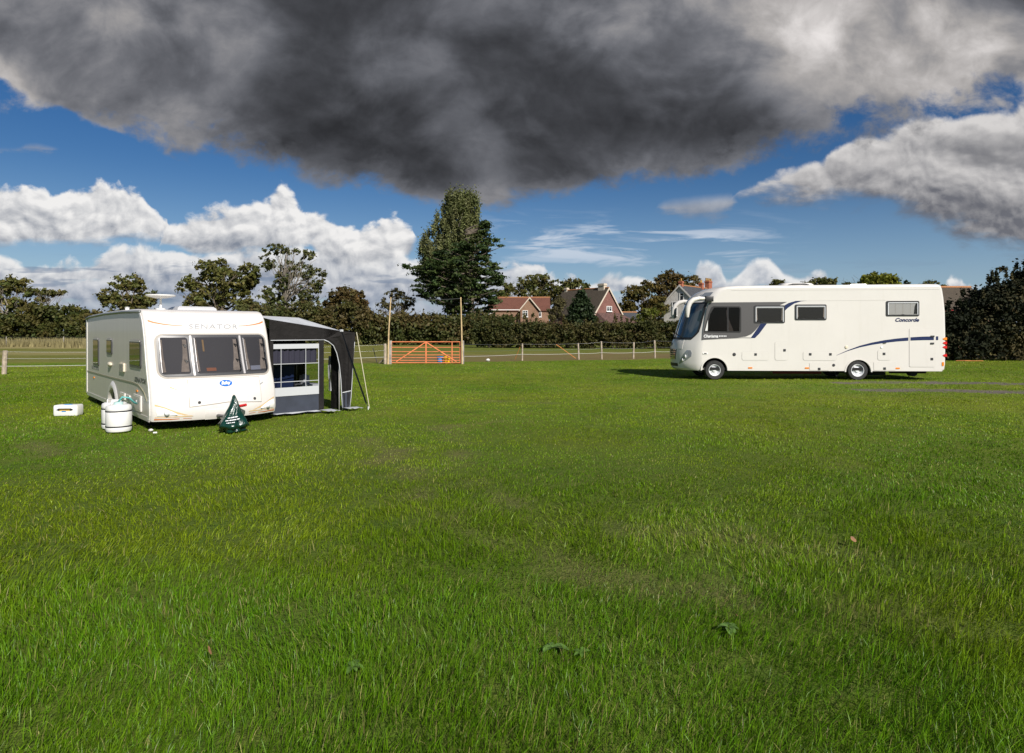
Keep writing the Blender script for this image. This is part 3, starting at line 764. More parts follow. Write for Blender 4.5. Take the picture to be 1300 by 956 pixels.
def conifer():
    D = 84; k = D/F; rs = np.random.RandomState(48)
    foot = Vector((X(738, D), D, 0)); fo = np.array(foot); root = empty('cypress_tree', foot, 0, 'dark conical evergreen in front of the tile-hung house', 'tree')
    n = 260; f = rs.rand(n)**.8; a = rs.rand(n)*2*math.pi; r = (1-f**2.1)*2.25*(.35+.75*rs.rand(n)**.4)+.1
    cen = np.stack([np.cos(a)*r, np.sin(a)*r, .3+f*6.6], 1)
    leaf_mesh('crown', [leaf_cloud(rs, cen, np.tile([[.42, .42, .5]], (n, 1)), 46, .24, [(.016, .030, .010), (.026, .042, .013)], .3, .3)], root)
    mb = MB(); limb(mb, rs, (0, 0, -.2), (0, 0, 6.6), .2, .03, .01); mb.build('trunk', MATS['bark'], root, True)
conifer()
G4 = 'treetops beyond the motorhome roof'
tree('maple_tree', 'bright yellow-green round treetop above the motorhome roof', 'tree', G4, 74,
     [(1116, 356, 25, 11), (1104, 362, 18, 11), (1132, 362, 14, 10), (1116, 376, 28, 14)], (1116, 0, 1116, 372), 95, 50, .75, .32, [(.095, .115, .010), (.14, .15, .012), (.17, .165, .016)], 51, .3, 10)
tree('oak_tree', 'dark ragged treetop beside the motorhome roof vent', 'tree', G4, 84,
     [(1048, 358, 18, 7), (1030, 362, 12, 6), (1046, 374, 24, 12)], (1045, 0, 1045, 380), 52, 42, .62, .32, OLIVE, 52, .3, 12, bare=1)
tree('oak_tree', 'small dark treetop left of the motorhome roof vent', 'tree', G4, 88,
     [(986, 360, 11, 6), (980, 372, 16, 10)], (985, 0, 985, 380), 30, 42, .6, .32, OLIVE, 53, .25, 8)
tree('ash_tree', 'thin lacy treetop just left of the bright yellow-green one', 'tree', G4, 90,
     [(1078, 361, 9, 5), (1074, 372, 14, 8)], (1077, 0, 1077, 380), 14, 26, .5, .3, OLIVE, 54, .18, 14, bare=3)
tree('ash_tree', 'thin lacy treetop above the tail end of the motorhome', 'tree', G4, 88,
     [(1180, 359, 13, 5), (1172, 366, 12, 6), (1196, 366, 10, 6), (1180, 378, 18, 12)], (1180, 0, 1180, 382), 30, 28, .5, .3, OLIVE, 55, .2, 16, bare=3)
tree('fir_tree', 'slim pointed evergreen tip right of the yellow-green treetop', 'tree', None, 90,
     [(1151, 362, 3, 7), (1151, 374, 6, 9)], (1151, 0, 1151, 372), 22, 34, .35, .26, DARKG, 56, .12, 6)
#@@END_PLANTS
#@@BUILDINGS
# ------------------------------------------------------------------ houses
def brick_mat(name, c1, c2, mortar, scale, roof=False):
    m = bpy.data.materials.new(name); m.use_nodes = True
    t = NT(m.node_tree); b = t.n['Principled BSDF']; b.inputs['Roughness'].default_value = .9; b.inputs['Specular IOR Level'].default_value = .2
    tc = t.node('ShaderNodeTexCoord'); sp = t.node('ShaderNodeSeparateXYZ'); t.l.new(tc.outputs['Object'], sp.inputs[0])
    v = t.comb(t.add(sp.outputs[0], t.mul(sp.outputs[1], .73)), sp.outputs[2], 0)
    br = t.node('ShaderNodeTexBrick'); t.l.new(v, br.inputs['Vector'])
    br.inputs['Color1'].default_value = (*c1, 1); br.inputs['Color2'].default_value = (*c2, 1); br.inputs['Mortar'].default_value = (*mortar, 1)
    br.inputs['Scale'].default_value = scale; br.inputs['Mortar Size'].default_value = .02
    n = t.noise(tc.outputs['Object'], .9, 5, .65)
    c = t.mix(t.mul(t.mr(n, .4, .75), .55), br.outputs[0], tuple(x*.55 for x in c1))
    t.l.new(c, b.inputs['Base Color'])
    bp = t.node('ShaderNodeBump'); bp.inputs['Strength'].default_value = .5; bp.inputs['Distance'].default_value = .03
    t.l.new(br.outputs[1], bp.inputs['Height']); t.l.new(bp.outputs[0], b.inputs['Normal'])
    MATS[name] = m; return m
brick_mat('orange_brick', (.27, .145, .088), (.23, .12, .075), (.30, .24, .18), 4.2)
brick_mat('pink_tile', (.225, .112, .092), (.20, .10, .082), (.15, .06, .05), 5)
brick_mat('red_roof', (.165, .072, .050), (.135, .060, .043), (.09, .035, .025), 3.4)
brick_mat('brown_roof', (.098, .078, .056), (.075, .060, .044), (.045, .038, .03), 3.4)
brick_mat('mottled_roof', (.18, .10, .085), (.10, .058, .05), (.05, .035, .03), 2.6)
brick_mat('slate_roof', (.075, .078, .085), (.060, .063, .070), (.04, .04, .045), 3.6)
pbr('grey_render', (.50, .475, .44), .9, var=.12, vscale=1.5, dirt=((.20, .19, .17), .5))
pbr('white_paint', (.72, .71, .68), .5)
pbr('ridge_tile', (.34, .15, .06), .8, var=.2)
pbr('chimney_brick', (.30, .10, .055), .9, var=.25, vscale=4)
pbr('lichen_pot', (.33, .19, .05), .9, var=.3, vscale=5)
pbr('window_dark', (.02, .024, .03), .08, spec=.6)
pbr('cream_render', (.52, .45, .36), .9, var=.1)

def win(parent, c, w, h, ax, nrm, bars=1):
    """casement: white frame with bars, dark pane, sill; c centre on the wall plane"""
    ax = Vector(ax); nrm = Vector(nrm); c = Vector(c); up = Vector((0, 0, 1)); t = .09
    M = Matrix((ax, nrm, up)).transposed()
    f = MB()
    f.box(c+up*(h/2-t/2)+nrm*.04, (w, .1, t), M); f.box(c-up*(h/2-t/2)+nrm*.04, (w, .1, t), M)
    for s in (-1, 1): f.box(c+ax*s*(w/2-t/2)+nrm*.04, (t, .1, h-2*t), M)
    for b in range(bars): f.box(c+ax*(-w/2+w*(b+1)/(bars+1))+nrm*.038, (t*.8, .09, h-2*t), M)
    f.box(c+up*.15*h+nrm*.034, (w-2*t, .08, t*.6), M)
    f.box(c-up*(h/2+.04)+nrm*.09, (w+.2, .2, .08), M)
    fo = f.build('window', MATS['white_paint'], parent)
    MB().box(c+nrm*.008, (w-2*t, .016, h-2*t), M).build('pane', MATS['window_dark'], fo)
    return fo

def gable_house(root, L, W, he, hr, wall, roof, over=.25, y0=0, x0=0, barge=None, z0=-.2):
    """local: ridge along x from x0 to x0+L; span W along y from y0; eaves he, ridge hr"""
    b = MB(); ym = y0+W/2
    for xx in (x0, x0+L): b.face([(xx, y0, z0), (xx, y0+W, z0), (xx, y0+W, he), (xx, ym, hr-.08), (xx, y0, he)])
    b.face([(x0, y0, z0), (x0+L, y0, z0), (x0+L, y0, he), (x0, y0, he)]); b.face([(x0, y0+W, z0), (x0+L, y0+W, z0), (x0+L, y0+W, he), (x0, y0+W, he)])
    w = b.build('wall', MATS[wall], root)
    r = MB(); sl = (hr-he)/(W/2); th = .16
    for s in (-1, 1):
        ye = ym+s*(W/2+over); ze = he-over*sl
        A = [(x0-over, ye, ze), (x0+L+over, ye, ze), (x0+L+over, ym+s*.02, hr), (x0-over, ym+s*.02, hr)]
        Bq = [(p[0], p[1], p[2]+th) for p in A]
        r.face(Bq); r.face(A[::-1]); r.rows([A, Bq], True)
    ro = r.build('roof', MATS[roof], root)
    rt = MB().tube([(x0-over, ym, hr+th), (x0+L+over, ym, hr+th)], .13, 8); rt.build('ridge', MATS['ridge_tile'], ro)
    if barge:
        bb = MB()
        for xx in (x0-over-.03,):
            for s in (-1, 1):
                ye = ym+s*(W/2+over); ze = he-over*sl
                bb.face([(xx, ye, ze-.12), (xx, ye, ze+.22), (xx, ym, hr+.22), (xx, ym, hr-.12)])
                bb.face([(xx-.06, ye, ze-.12), (xx-.06, ye, ze+.22), (xx-.06, ym, hr+.22), (xx-.06, ym, hr-.12)])
                bb.rows([[(xx, ye, ze-.12), (xx, ye, ze+.22), (xx, ym, hr+.22), (xx, ym, hr-.12)], [(xx-.06, ye, ze-.12), (xx-.06, ye, ze+.22), (xx-.06, ym, hr+.22), (xx-.06, ym, hr-.12)]], True)
        bb.build('bargeboard', MATS[barge], ro)
    return w, ro

def chimney(ro, x, y, z0, z1, w, d, mat='chimney_brick', pots=2, potmat='lichen_pot'):
    c = MB(); c.box((x, y, (z0+z1)/2), (w, d, z1-z0)); c.box((x, y, z1-.12), (w+.16, d+.16, .16)); c.box((x, y, z1+.05), (w+.04, d+.04, .14))
    co_ = c.build('chimney', MATS[mat], ro)
    for k in range(pots):
        px = x+(k-(pots-1)/2)*w*.5
        p = MB().lathe([(.13, z1+.10), (.15, z1+.2), (.12, z1+.5), (.16, z1+.56), (.13, z1+.62)], (px, y, 0), 10)
        p.build('chimney_pot', MATS[potmat], co_)

def houses():
    # long brick house with a projecting gable
    D = 118; k = D/F
    r = empty('brick_house', (X(621, D), D, 0), R(-2), 'long orange-brick house with red tiled roof and projecting gable', 'house')
    Lh = 76*k
    w, ro = gable_house(r, Lh, 7.0, Hh(394, D), Hh(377.5, D), 'orange_brick', 'red_roof')
    # projecting gable facing the field
    gw = 23*k; gx = 40*k; he = Hh(393, D); hr = Hh(379, D)
    b = MB(); b.face([(gx, -1.4, -.2), (gx+gw, -1.4, -.2), (gx+gw, -1.4, he), (gx+gw/2, -1.4, hr), (gx, -1.4, he)])
    for xx in (gx, gx+gw): b.face([(xx, -1.4, -.2), (xx, .1, -.2), (xx, .1, he), (xx, -1.4, he)])
    b.build('gable_wall', MATS['orange_brick'], r)
    rf = MB()
    for s in (-1, 1):
        xe = gx+gw/2+s*(gw/2+.25); ze = he-.25*(hr-he)/(gw/2); xm = gx+gw/2
        A = [(xe, -1.7, ze), (xm, -1.7, hr+.02), (xm, 3.4, hr+.02), (xe, 3.4, ze)]; Bq = [(p[0], p[1], p[2]+.16) for p in A]
        rf.face(Bq); rf.face(A[::-1]); rf.rows([A, Bq], True)
    rf.build('gable_roof', MATS['red_roof'], r)
    bb = MB()
    for s in (-1, 1):
        xm = gx+gw/2; xe = xm+s*(gw/2+.28); ze = he-.28*(hr-he)/(gw/2)
        bb.rows([[(xe, -1.71, ze-.1), (xe, -1.71, ze+.2), (xm, -1.71, hr+.2), (xm, -1.71, hr-.1)], [(xe, -1.79, ze-.1), (xe, -1.79, ze+.2), (xm, -1.79, hr+.2), (xm, -1.79, hr-.1)]], True)
        bb.face([(xe, -1.79, ze-.1), (xe, -1.79, ze+.2), (xm, -1.79, hr+.2), (xm, -1.79, hr-.1)])
    bb.build('bargeboard', MATS['cream_render'], r)
    for px in (46, 63): win(r, (px*k, -1.4 if px < 60 else 0, Hh(398.5, D)), 6.6*k, 8*k, (1, 0, 0), (0, -1, 0), 1)
    win(r, (3*k, 0, Hh(399, D)), 4*k, 7*k, (1, 0, 0), (0, -1, 0), 0)
    MB().box((21*k, -.13, Hh(393.6, D)), (38*k, .14, .2)).build('gutter', MATS['white_paint'], r)
    # steep house with pink tile-hung gable
    D = 100; k = D/F
    r = empty('gabled_house', (X(772, D), D, 0), R(130), 'steep-roofed house with a pink tile-hung gable and white window', 'house')
    W = 6.5; he = Hh(399, D); hr = Hh(366.5, D)
    w, ro = gable_house(r, 10.0, W, he, hr, 'pink_tile', 'brown_roof', .18, -W/2, 0, 'cream_render')
    win(r, (0, -.2, Hh(392, D)), 1.25, .85, (0, -1, 0), (-1, 0, 0), 1)
    chimney(ro, 1.2, 0, hr-.6, hr+.75, 1.25, .7, 'cream_render', 0)
    chimney(ro, 9.3, 0, hr-.6, hr+.5, .6, .5, 'cream_render', 0)
    lt = MB(); z1 = Hh(397, 99); z0 = Hh(411, 96)       # lean-to tiles in front of the gable
    A = [(-.02, -2.7, z1), (-.02, 2.6, z1), (-3.4, 3.6, z0), (-3.4, -4.4, z0)]
    Bq = [(p[0], p[1], p[2]-.16) for p in A]
    lt.face(A); lt.face(Bq[::-1]); lt.rows([A, Bq], True)
    lt.face([(-.02, -2.7, z1), (-3.4, -4.4, z0), (-.02, -4.4, z0)]); lt.face([(-.02, 2.6, z1), (-.02, 3.6, z0), (-3.4, 3.6, z0)])
    lt.build('porch_roof', MATS['mottled_roof'], r)
    lw = MB(); lw.box((-1.7, -.4, z0/2-.2), (3.2, 7.6, z0-.1)); lw.build('porch_wall', MATS['pink_tile'], r)
    # low slate outbuilding
    D = 104
    r = empty('outbuilding', (X(795, D), D, 0), R(4), 'low outbuilding with a plain grey slate roof right of the pink gable', 'outbuilding')
    gable_house(r, 2.4, 5.5, Hh(412, D), Hh(397, D), 'grey_render', 'slate_roof', .15, 0, 0)
    hp = MB(); he = Hh(412, D); hr = Hh(397, D)
    A = [(2.56, -.16, he-.02), (2.56, 2.75, hr), (2.56, 5.66, he-.02), (5.2, 5.66, he-.02), (5.2, -.16, he-.02)]
    hp.face([A[0], A[1], A[4]]); hp.face([A[1], A[3], A[4]]); hp.face([A[1], A[2], A[3]])
    hp.build('hip_roof', MATS['slate_roof'], r)
    MB().box((3.8, 2.75, he/2-.15), (2.5, 5.4, he-.1)).build('hip_wall', MATS['grey_render'], r)
    # grey rendered house behind the motorhome's nose
    D = 110; k = D/F
    r = empty('grey_house', (X(863, D), D, 0), R(50), 'grey rendered house with slate roof and orange chimneys behind the motorhome nose', 'house')
    W = 6.0; he = Hh(385, D); hr = Hh(363, D)
    w, ro = gable_house(r, 17, W, he, hr, 'grey_render', 'slate_roof', .22, -W/2, 0, 'grey_render')
    win(r, (0, .95, Hh(392, D)), .95, 2.5, (0, -1, 0), (-1, 0, 0), 0)
    win(r, (0, -1.5, Hh(392, D)), .95, 2.3, (0, -1, 0), (-1, 0, 0), 0)
    win(r, (0, -.35, Hh(377, D)), .8, 1.35, (0, -1, 0), (-1, 0, 0), 0)
    chimney(ro, .55, 0, hr-.3, hr+.75, .62, .62, 'chimney_brick', 1)
    chimney(ro, 9.0, 0, hr-.3, hr+.95, .8, .7, 'chimney_brick', 2)
    chimney(ro, 12.4, 0, hr-.3, hr+1.5, 1.5, .8, 'chimney_brick', 4)
    # low barn behind the right-hand hedge
    D = 60; k = D/F
    r = empty('barn', (X(1184, D), D, 0), R(0), 'low barn with a weathered brown roof half hidden behind the right hedge', 'barn')
    w, ro = gable_house(r, 5.6, 6, Hh(391, D), Hh(364, D), 'orange_brick', 'brown_roof', .2, 0, 0)
    MB().box((1.55, -.3, Hh(396, D)), (.9, .06, .34)).build('fascia_board', pbr('red_board', (.42, .03, .025), .6), r)
houses()
#@@END_BUILDINGS
#@@FENCES
# ------------------------------------------------------------------ fences and gate
pbr('weathered_wood', (.34, .28, .21), .9, var=.3, vscale=6, bump=(30, .5, .01))
pbr('grey_wood', (.27, .245, .21), .9, var=.3, vscale=6, bump=(30, .5, .01))
pbr('new_wood', (.50, .36, .19), .75, var=.18, vscale=5)
pbr('gate_orange', (.66, .19, .07), .55, var=.16, vscale=3, dirt=((.35, .12, .06), .5))
pbr('wire', (.30, .30, .29), .4, metal=.7)
pbr('white_tape', (.66, .66, .64), .6)
pbr('dark_metal', (.03, .03, .032), .5, metal=.4)
pbr('orange_cord', (.55, .20, .05), .7)
pbr('blue_plastic', (.035, .22, .52), .35); pbr('yellow_plastic', (.72, .42, .015), .35)

def post(mb, x, y, h, w=.11, tilt=(0, 0), top=.02):
    mb.tube([(x, y, -.25), (x+tilt[0]*.5, y+tilt[1]*.5, h*.5), (x+tilt[0], y+tilt[1], h-top), (x+tilt[0], y+tilt[1], h)], [w*.5, w*.5, w*.48, w*.36], 8)
def sag(a, b, s=.04, n=6):
    a, b = Vector(a), Vector(b)
    return [a.lerp(b, i/n)+Vector((0, 0, -s*4*(i/n)*(1-i/n))) for i in range(n+1)]

def wire_fence(label, P, hs, wires, mat='weathered_wood', w=.11, tape=None, seed=0):
    rs = random.Random(seed); o = Vector((P[0][0], P[0][1], 0)); r = empty('wire_fence', o, 0, label, 'fence')
    tops = []
    for (x, y), h in zip(P, hs):
        tl = (rs.uniform(-.05, .05), rs.uniform(-.04, .04)); mb = MB(); post(mb, x-o.x, y-o.y, h, w*rs.uniform(.85, 1.15), tl)
        mb.build('post', MATS[mat], r, True, 40); tops.append((x-o.x, y-o.y, h, tl))
    for zf in wires:
        mb = MB()
        for a, b in zip(tops[:-1], tops[1:]):
            pa = Vector((a[0]+a[3][0]*zf, a[1]+a[3][1]*zf-.06, a[2]*zf)); pb = Vector((b[0]+b[3][0]*zf, b[1]+b[3][1]*zf-.06, b[2]*zf))
            mb.tube(sag(pa, pb, .03), .006 if zf != tape else .007, 5, False)
        mb.build('wire', MATS['white_tape' if zf == tape else 'wire'], r, True)
    return r, o
def gxy(px, py): v = ground_at(px, py); return (v.x, v.y)
Pr = [gxy(588, 461.5)]+[gxy(663, 457.4), gxy(735, 456), gxy(764, 455.6), gxy(804, 455), gxy(831.6, 454.3), gxy(859, 453.6), gxy(905, 453), gxy(960, 453)]
fr, fo = wire_fence('pale post and wire fence from the orange gate to the motorhome', Pr, [1.1, 1.02, 1.02, 1.12, 1.05, 1.18, 1.14, 1.1, 1.1], (.97, .62, .36), tape=.36, seed=3)
st = MB()
a = Vector((*gxy(731, 456), .05))-fo; b = Vector((*gxy(706, 456), .95))-fo; st.tube([a, b], .018, 5)
st.build('orange_stay', MATS['orange_cord'], fr)
a = Vector((*gxy(654, 457), .05))-fo; b = Vector((*gxy(660, 457.4), .8))-fo
MB().tube([a, b], .018, 5).build('orange_stay', MATS['orange_cord'], fr)
Pl = [(-34, 25.2), gxy(5, 475), (-16.3, 29.2), (-13.4, 31.4), gxy(489, 462)]
fl, flo = wire_fence('wire fence running from the white-topped post at far left to the gate', Pl, [.98, .98, .9, .95, 1.1], (.95, .66, .34), mat='weathered_wood', w=.16, tape=.34, seed=5)
sb = MB(); a = Vector((*gxy(481.5, 461.5), 0))-flo; b = Vector((*gxy(491, 462), .36))-flo; b.y += .05
sb.tube([a, b], .055, 6); sb.build('stay_brace', MATS['weathered_wood'], fl)
tag(MB().tube([(*gxy(479, 459.5), -.1), Vector((*gxy(473.5, 459.5), .82))], .022, 6).build('fence_stake', MATS['dark_metal']), 'thin dark leaning stake in the wire fence left of the gate', 'stake')
Pd = [(X(px, 72), 72) for px in (-60, 8, 80.5, 150, 215)]
wire_fence('far thin wire fence crossing in front of the pale dry grass', Pd, [1.15]*5, (.95, .6), mat='grey_wood', w=.10, seed=8)

def gate():
    D = 34.3; x0, x1 = X(497, D), X(584, D); W = x1-x0
    r = empty('field_gate', (x0, D, 0), 0, 'orange metal field gate with horizontal bars and V braces', 'gate')
    hs = [1.20, .90, .665, .485, .335, .19, .06]; t = .024
    f = MB()
    for z in (hs[0], hs[-1]): f.tube([(0, 0, z), (W, 0, z)], t, 8)
    for x in (0, W): f.tube([(x, 0, hs[-1]-.02), (x, 0, hs[0]+.02)], t*1.1, 8)
    f.build('gate_frame', MATS['gate_orange'], r, True, 40)
    for z in hs[1:-1]: MB().tube([(0, 0, z), (W, 0, z)], t*.8, 8).build('rail', MATS['gate_orange'], r, True, 40)
    MB().box((W*.505, -.03, .62), (.07, .02, 1.16)).build('upright', MATS['gate_orange'], r)
    MB().box((W*.885, -.03, .62), (.05, .02, 1.12)).build('upright', MATS['gate_orange'], r)
    for s in (0, 1):
        a = Vector((W*.49 if s == 0 else W*.52, -.045, 1.16)); b = Vector((W*.07 if s == 0 else W*.95, -.045, .12))
        M = Matrix.Rotation(-math.atan2(b.z-a.z, b.x-a.x), 3, 'Y')
        MB().box((a+b)/2, ((b-a).length, .02, .055), M).build('brace', MATS['gate_orange'], r)
    h = MB()
    for z in (.25, 1.0): h.tube([(-.14, .02, z), (.03, .0, z)], .02, 6)
    h.build('hinge', MATS['dark_metal'], r)
    l = MB(); l.box((W+.05, -.02, .95), (.16, .03, .05)); l.build('latch', MATS['dark_metal'], r)
    gp_ = lambda x, y, lab: tag(MB().box((x, y, .52), (.2, .2, 1.5), .05, .03).build('gate_post', MATS['grey_wood'], None, True, 40), lab, 'gate post', 'square grey posts either side of the gate')
    gp_(X(495.7, D)-.03, D+.06, 'square grey wooden post at the hinge side, left of the orange gate')
    p = gp_(X(585.8, D)+.04, D+.06, 'square grey wooden post with a yellow tag, right of the orange gate')
    q = MB(); q.box((X(585.2, D)+.04, D-.06, .86), (.10, .02, .20)); q.build('warning_tag', pbr('yellow_tag', (.75, .60, .10), .5), p)
    for px, lab, tl in ((493, 'tall thin pale pole beside the left gate post', -.16), (587, 'tall thin pale pole beside the right gate post', .10)):
        x = X(px, D); mb = MB(); mb.tube([(x, D-.12, -.2), (x-tl*.3, D-.12, 1.8), (x-tl, D-.12, 3.62)] if px < 500 else [(x, D-.12, -.2), (x-.03, D-.12, 1.8), (x-.08, D-.12, 3.62)], [.042, .038, .032], 8)
        tag(mb.build('goal_pole', MATS['new_wood'], None, True, 40), lab, 'pole', 'tall poles at the gate')
    tag(MB().tube(sag((X(493, D)+.16, D-.12, 3.5), (X(587, D)-.08, D-.12, 3.55), .05), .008, 5).build('overhead_wire', MATS['wire']), 'thin wire strung between the two tall poles over the gate', 'wire')
gate()
def bucket(name, px, mat, label, D=35.1, h=.34, rad=.17, lid=False):
    r = empty(name, (X(px, D), D, 0), 0, label, 'bucket', 'buckets behind the gate')
    MB().lathe([(rad*.78, -.01), (rad*.82, .02), (rad, h-.03), (rad*1.05, h-.03), (rad*1.05, h), (rad*.93, h), (rad*.74, .03), (0, .03)], (0, 0, 0), 20).build('body', MATS[mat], r, True, 40)
    if lid: MB().lathe([(rad*1.09, h-.02), (rad*1.09, h+.025), (rad*.8, h+.04), (0, h+.045)], (0, 0, 0), 20).build('lid', MATS[mat], r, True, 40)
    n = 10; MB().tube([(rad*1.05*math.cos(math.pi*i/n), -rad*.35*math.sin(math.pi*i/n)-rad*.9*0, h-.04-.05*math.sin(math.pi*i/n)) for i in range(n+1)], .006, 5).build('handle', MATS['white_tape'], r)
bucket('bucket', 558.5, 'blue_plastic', 'blue plastic bucket behind the orange gate', 35.2, .37, .175)
bucket('bucket', 567.5, 'yellow_plastic', 'yellow plastic tub with lid behind the orange gate', 35.0, .36, .19, True)
tag(MB().lathe([(0, -.01), (.10, .01), (.13, .06), (.09, .13), (0, .16)], (X(619.5, 37.4), 37.4, 0), 9).build('stone', pbr('pale_stone', (.6, .58, .54), .9, var=.2, vscale=20)), 'small white stone on the bare soil right of the gate', 'stone')
tag(MB().tube([(26.2, 37.2, .03), (26.6, 37.0, .05), (27.0, 37.1, .035), (27.6, 36.9, .04)], .022, 6).build('orange_rope', MATS['orange_cord']), 'orange rope lying at the foot of the dark right hedge', 'rope')
#@@END_FENCES
#@@CARAVAN
# ------------------------------------------------------------------ vehicle shells
class Shell:
    """outline: list of (x, z, bow weight) from the front foot up over the roof to the rear foot; x runs to the rear"""
    def __init__(s, outline, W, r, bow, p=2., nc=14, crown=.0):
        s.o = outline; s.W = W; s.r = r; s.bow = bow; s.p = p; s.nc = nc; s.crown = crown
        n = len(outline); s.nrm = []
        for i in range(n):
            a = outline[max(0, i-1)]; b = outline[min(n-1, i+1)]; d = Vector((b[0]-a[0], b[1]-a[1])).normalized()
            s.nrm.append((-d.y, d.x))                 # outward (left of travel: front goes up => -x)
    def B(s, t): return s.bow*(1-abs(t)**s.p)
    def ring(s, y, inset):
        t = max(-1, min(1, y/(s.W/2))); R_ = []
        for (x, z, w), (nx, nz) in zip(s.o, s.nrm):
            cz = s.crown*(1-t*t)*max(0, nz)
            R_.append((x-w*s.B(t)-nx*inset, y, z-nz*inset+cz))
        return R_
    def skin(s):
        mb = MB(); L = []; h = s.W/2
        cols = []
        for k in range(5): a = R(90-k*22.5); cols.append((-(h-s.r+s.r*math.sin(a)), s.r*(1-math.cos(a))))
        m = s.nc
        for k in range(1, m): cols.append((-(h-s.r)+(2*(h-s.r))*k/m, 0))
        cols += [(-y, i) for y, i in cols[:5][::-1]]
        mb.rows([s.ring(y, i) for y, i in cols])
        return mb
    def side_poly(s, side, bottom):
        """outline of the flat flank, closed by `bottom`, a list of (x,z) from rear to front"""
        R_ = s.ring(side*s.W/2, s.r)
        return [(p[0], p[2]) for p in R_], R_
    def front(s, y, z):
        """x of the front face at (y,z), and its bow"""
        best = None; nmax = max(range(len(s.o)), key=lambda i: s.o[i][1])
        for a, b in zip(s.o[:nmax], s.o[1:nmax+1]):
            if a[1] <= z <= b[1] or best is None:
                f = 0 if b[1] == a[1] else min(1, max(0, (z-a[1])/(b[1]-a[1])))
                x = a[0]+(b[0]-a[0])*f; w = a[2]+(b[2]-a[2])*f; best = x-w*s.B(max(-1, min(1, y/(s.W/2))))
                if a[1] <= z <= b[1]: break
        return best
    def fpt(s, y, z, off=0.):
        e = .01; x = s.front(y, z)
        dy = (s.front(y+e, z)-s.front(y-e, z))/(2*e); dz = (s.front(y, z+e)-s.front(y, z-e))/(2*e)
        n = Vector((-1, dy, dz)).normalized()
        return Vector((x, y, z))+n*off
    def patch(s, mb, zs, yl, yr, off, back=-.004, nu=14):
        """raised patch on the front face: rows at heights zs between yl(z) and yr(z)"""
        A = []; Bk = []
        for z in zs:
            a, b = yl(z), yr(z)
            A.append([s.fpt(a+(b-a)*k/nu, z, off) for k in range(nu+1)]); Bk.append([s.fpt(a+(b-a)*k/nu, z, back) for k in range(nu+1)])
        mb.rows(A)
        edge = A[0]+[r[-1] for r in A[1:]]+A[-1][::-1][1:]+[r[0] for r in A[::-1][1:-1]]
        eb = Bk[0]+[r[-1] for r in Bk[1:]]+Bk[-1][::-1][1:]+[r[0] for r in Bk[::-1][1:-1]]
        mb.rows([edge, eb], True)
        return mb
def rr_lim(z0, z1, y0, y1, r):
    """left and right limits of a rounded rectangle"""
    def q(z):
        d = max(0, r-min(z-z0, z1-z)); return r-math.sqrt(max(0, r*r-d*d))
    return (lambda z: y0+q(z)), (lambda z: y1-q(z))
def zrows(z0, z1, r, n=6):
    a = [z0+r*(1-math.cos(R(90*k/4))) for k in range(5)]; b = [z1-r*(1-math.cos(R(90*k/4))) for k in range(5)][::-1]
    mid = [a[-1]+(b[0]-a[-1])*k/n for k in range(1, n)]
    return a+mid+b
def arc(cx, cz, r, a0, a1, n=14): return [(cx+r*math.cos(R(a0+(a1-a0)*k/n)), cz+r*math.sin(R(a0+(a1-a0)*k/n))) for k in range(n+1)]

def wheel(parent, c, rad, w, side, rim_r=.6, rimmat='alloy', name='wheel'):
    """axle along local y; side = -1 or 1: which way the rim faces"""
    e = empty(name, c); e.parent = parent
    M = Matrix.Rotation(R(90)*(-side), 3, 'X')
    prof = [(rad*rim_r, -w/2), (rad*.9, -w/2), (rad*.985, -w*.38), (rad, -w*.2), (rad, w*.2), (rad*.985, w*.38), (rad*.92, w/2), (rad*rim_r*1.04, w/2), (rad*rim_r, w*.42)]
    ty = MB().lathe(prof, (0, 0, 0), 32, M, False).build('tyre', MATS['rubber'], e, True, 35)
    rr = rad*rim_r
    rm = MB().lathe([(rr, -w*.4), (rr*1.0, w*.44), (rr*.93, w*.44), (rr*.86, w*.25), (rr*.62, w*.08), (rr*.55, w*.16), (rr*.30, w*.20), (rr*.28, w*.34), (0, w*.36)], (0, 0, 0), 32, M, False)
    ro = rm.build('rim', MATS[rimmat], e, True, 35)
    h = MB()
    for k in range(8):
        a = 2*math.pi*k/8; h.lathe([(0, w*.10), (rr*.075, w*.10), (rr*.075, w*.17), (0, w*.175)], M@Vector((math.cos(a)*rr*.74, math.sin(a)*rr*.74, 0)), 10, M)
    h.build('hand_hole', MATS['black_plastic'], ro)
    return e

pbr('white_gelcoat', (.66, .625, .585), .28, spec=.5, coat=.2, var=.03, vscale=1.2, dirt=((.50, .46, .39), .35))
pbr('motorhome_white', (.595, .570, .530), .25, spec=.5, coat=.3, var=.02, vscale=.8, dirt=((.50, .47, .41), .28))
def flank_mat():
    m = bpy.data.materials.new('flank_alu'); m.use_nodes = True
    t = NT(m.node_tree); b = t.n['Principled BSDF']; b.inputs['Roughness'].default_value = .38; b.inputs['Coat Weight'].default_value = .15
    tc = t.node('ShaderNodeTexCoord'); n = t.noise(t.vmul(tc.outputs['Object'], (9, 1, .35)), 1., 4, .6); n2 = t.noise(tc.outputs['Object'], 1.2, 4, .6)
    c = t.mix(t.mr(n, .35, .7), (.53, .495, .435), (.50, .465, .405)); c = t.mix(t.mul(t.mr(n2, .5, .75), .3), c, (.44, .42, .35))
    t.l.new(c, b.inputs['Base Color']); MATS['flank_alu'] = m
flank_mat()
pbr('rubber', (.018, .018, .018), .75, var=.3, vscale=12)
pbr('alloy', (.72, .73, .75), .30, metal=.15)
pbr('steel_white', (.55, .55, .56), .4)
pbr('black_plastic', (.016, .016, .017), .45)
pbr('grey_frame', (.055, .055, .058), .35)
pbr('underbody', (.012, .012, .012), .9)
pbr('grey_blind', (.105, .102, .108), .7)
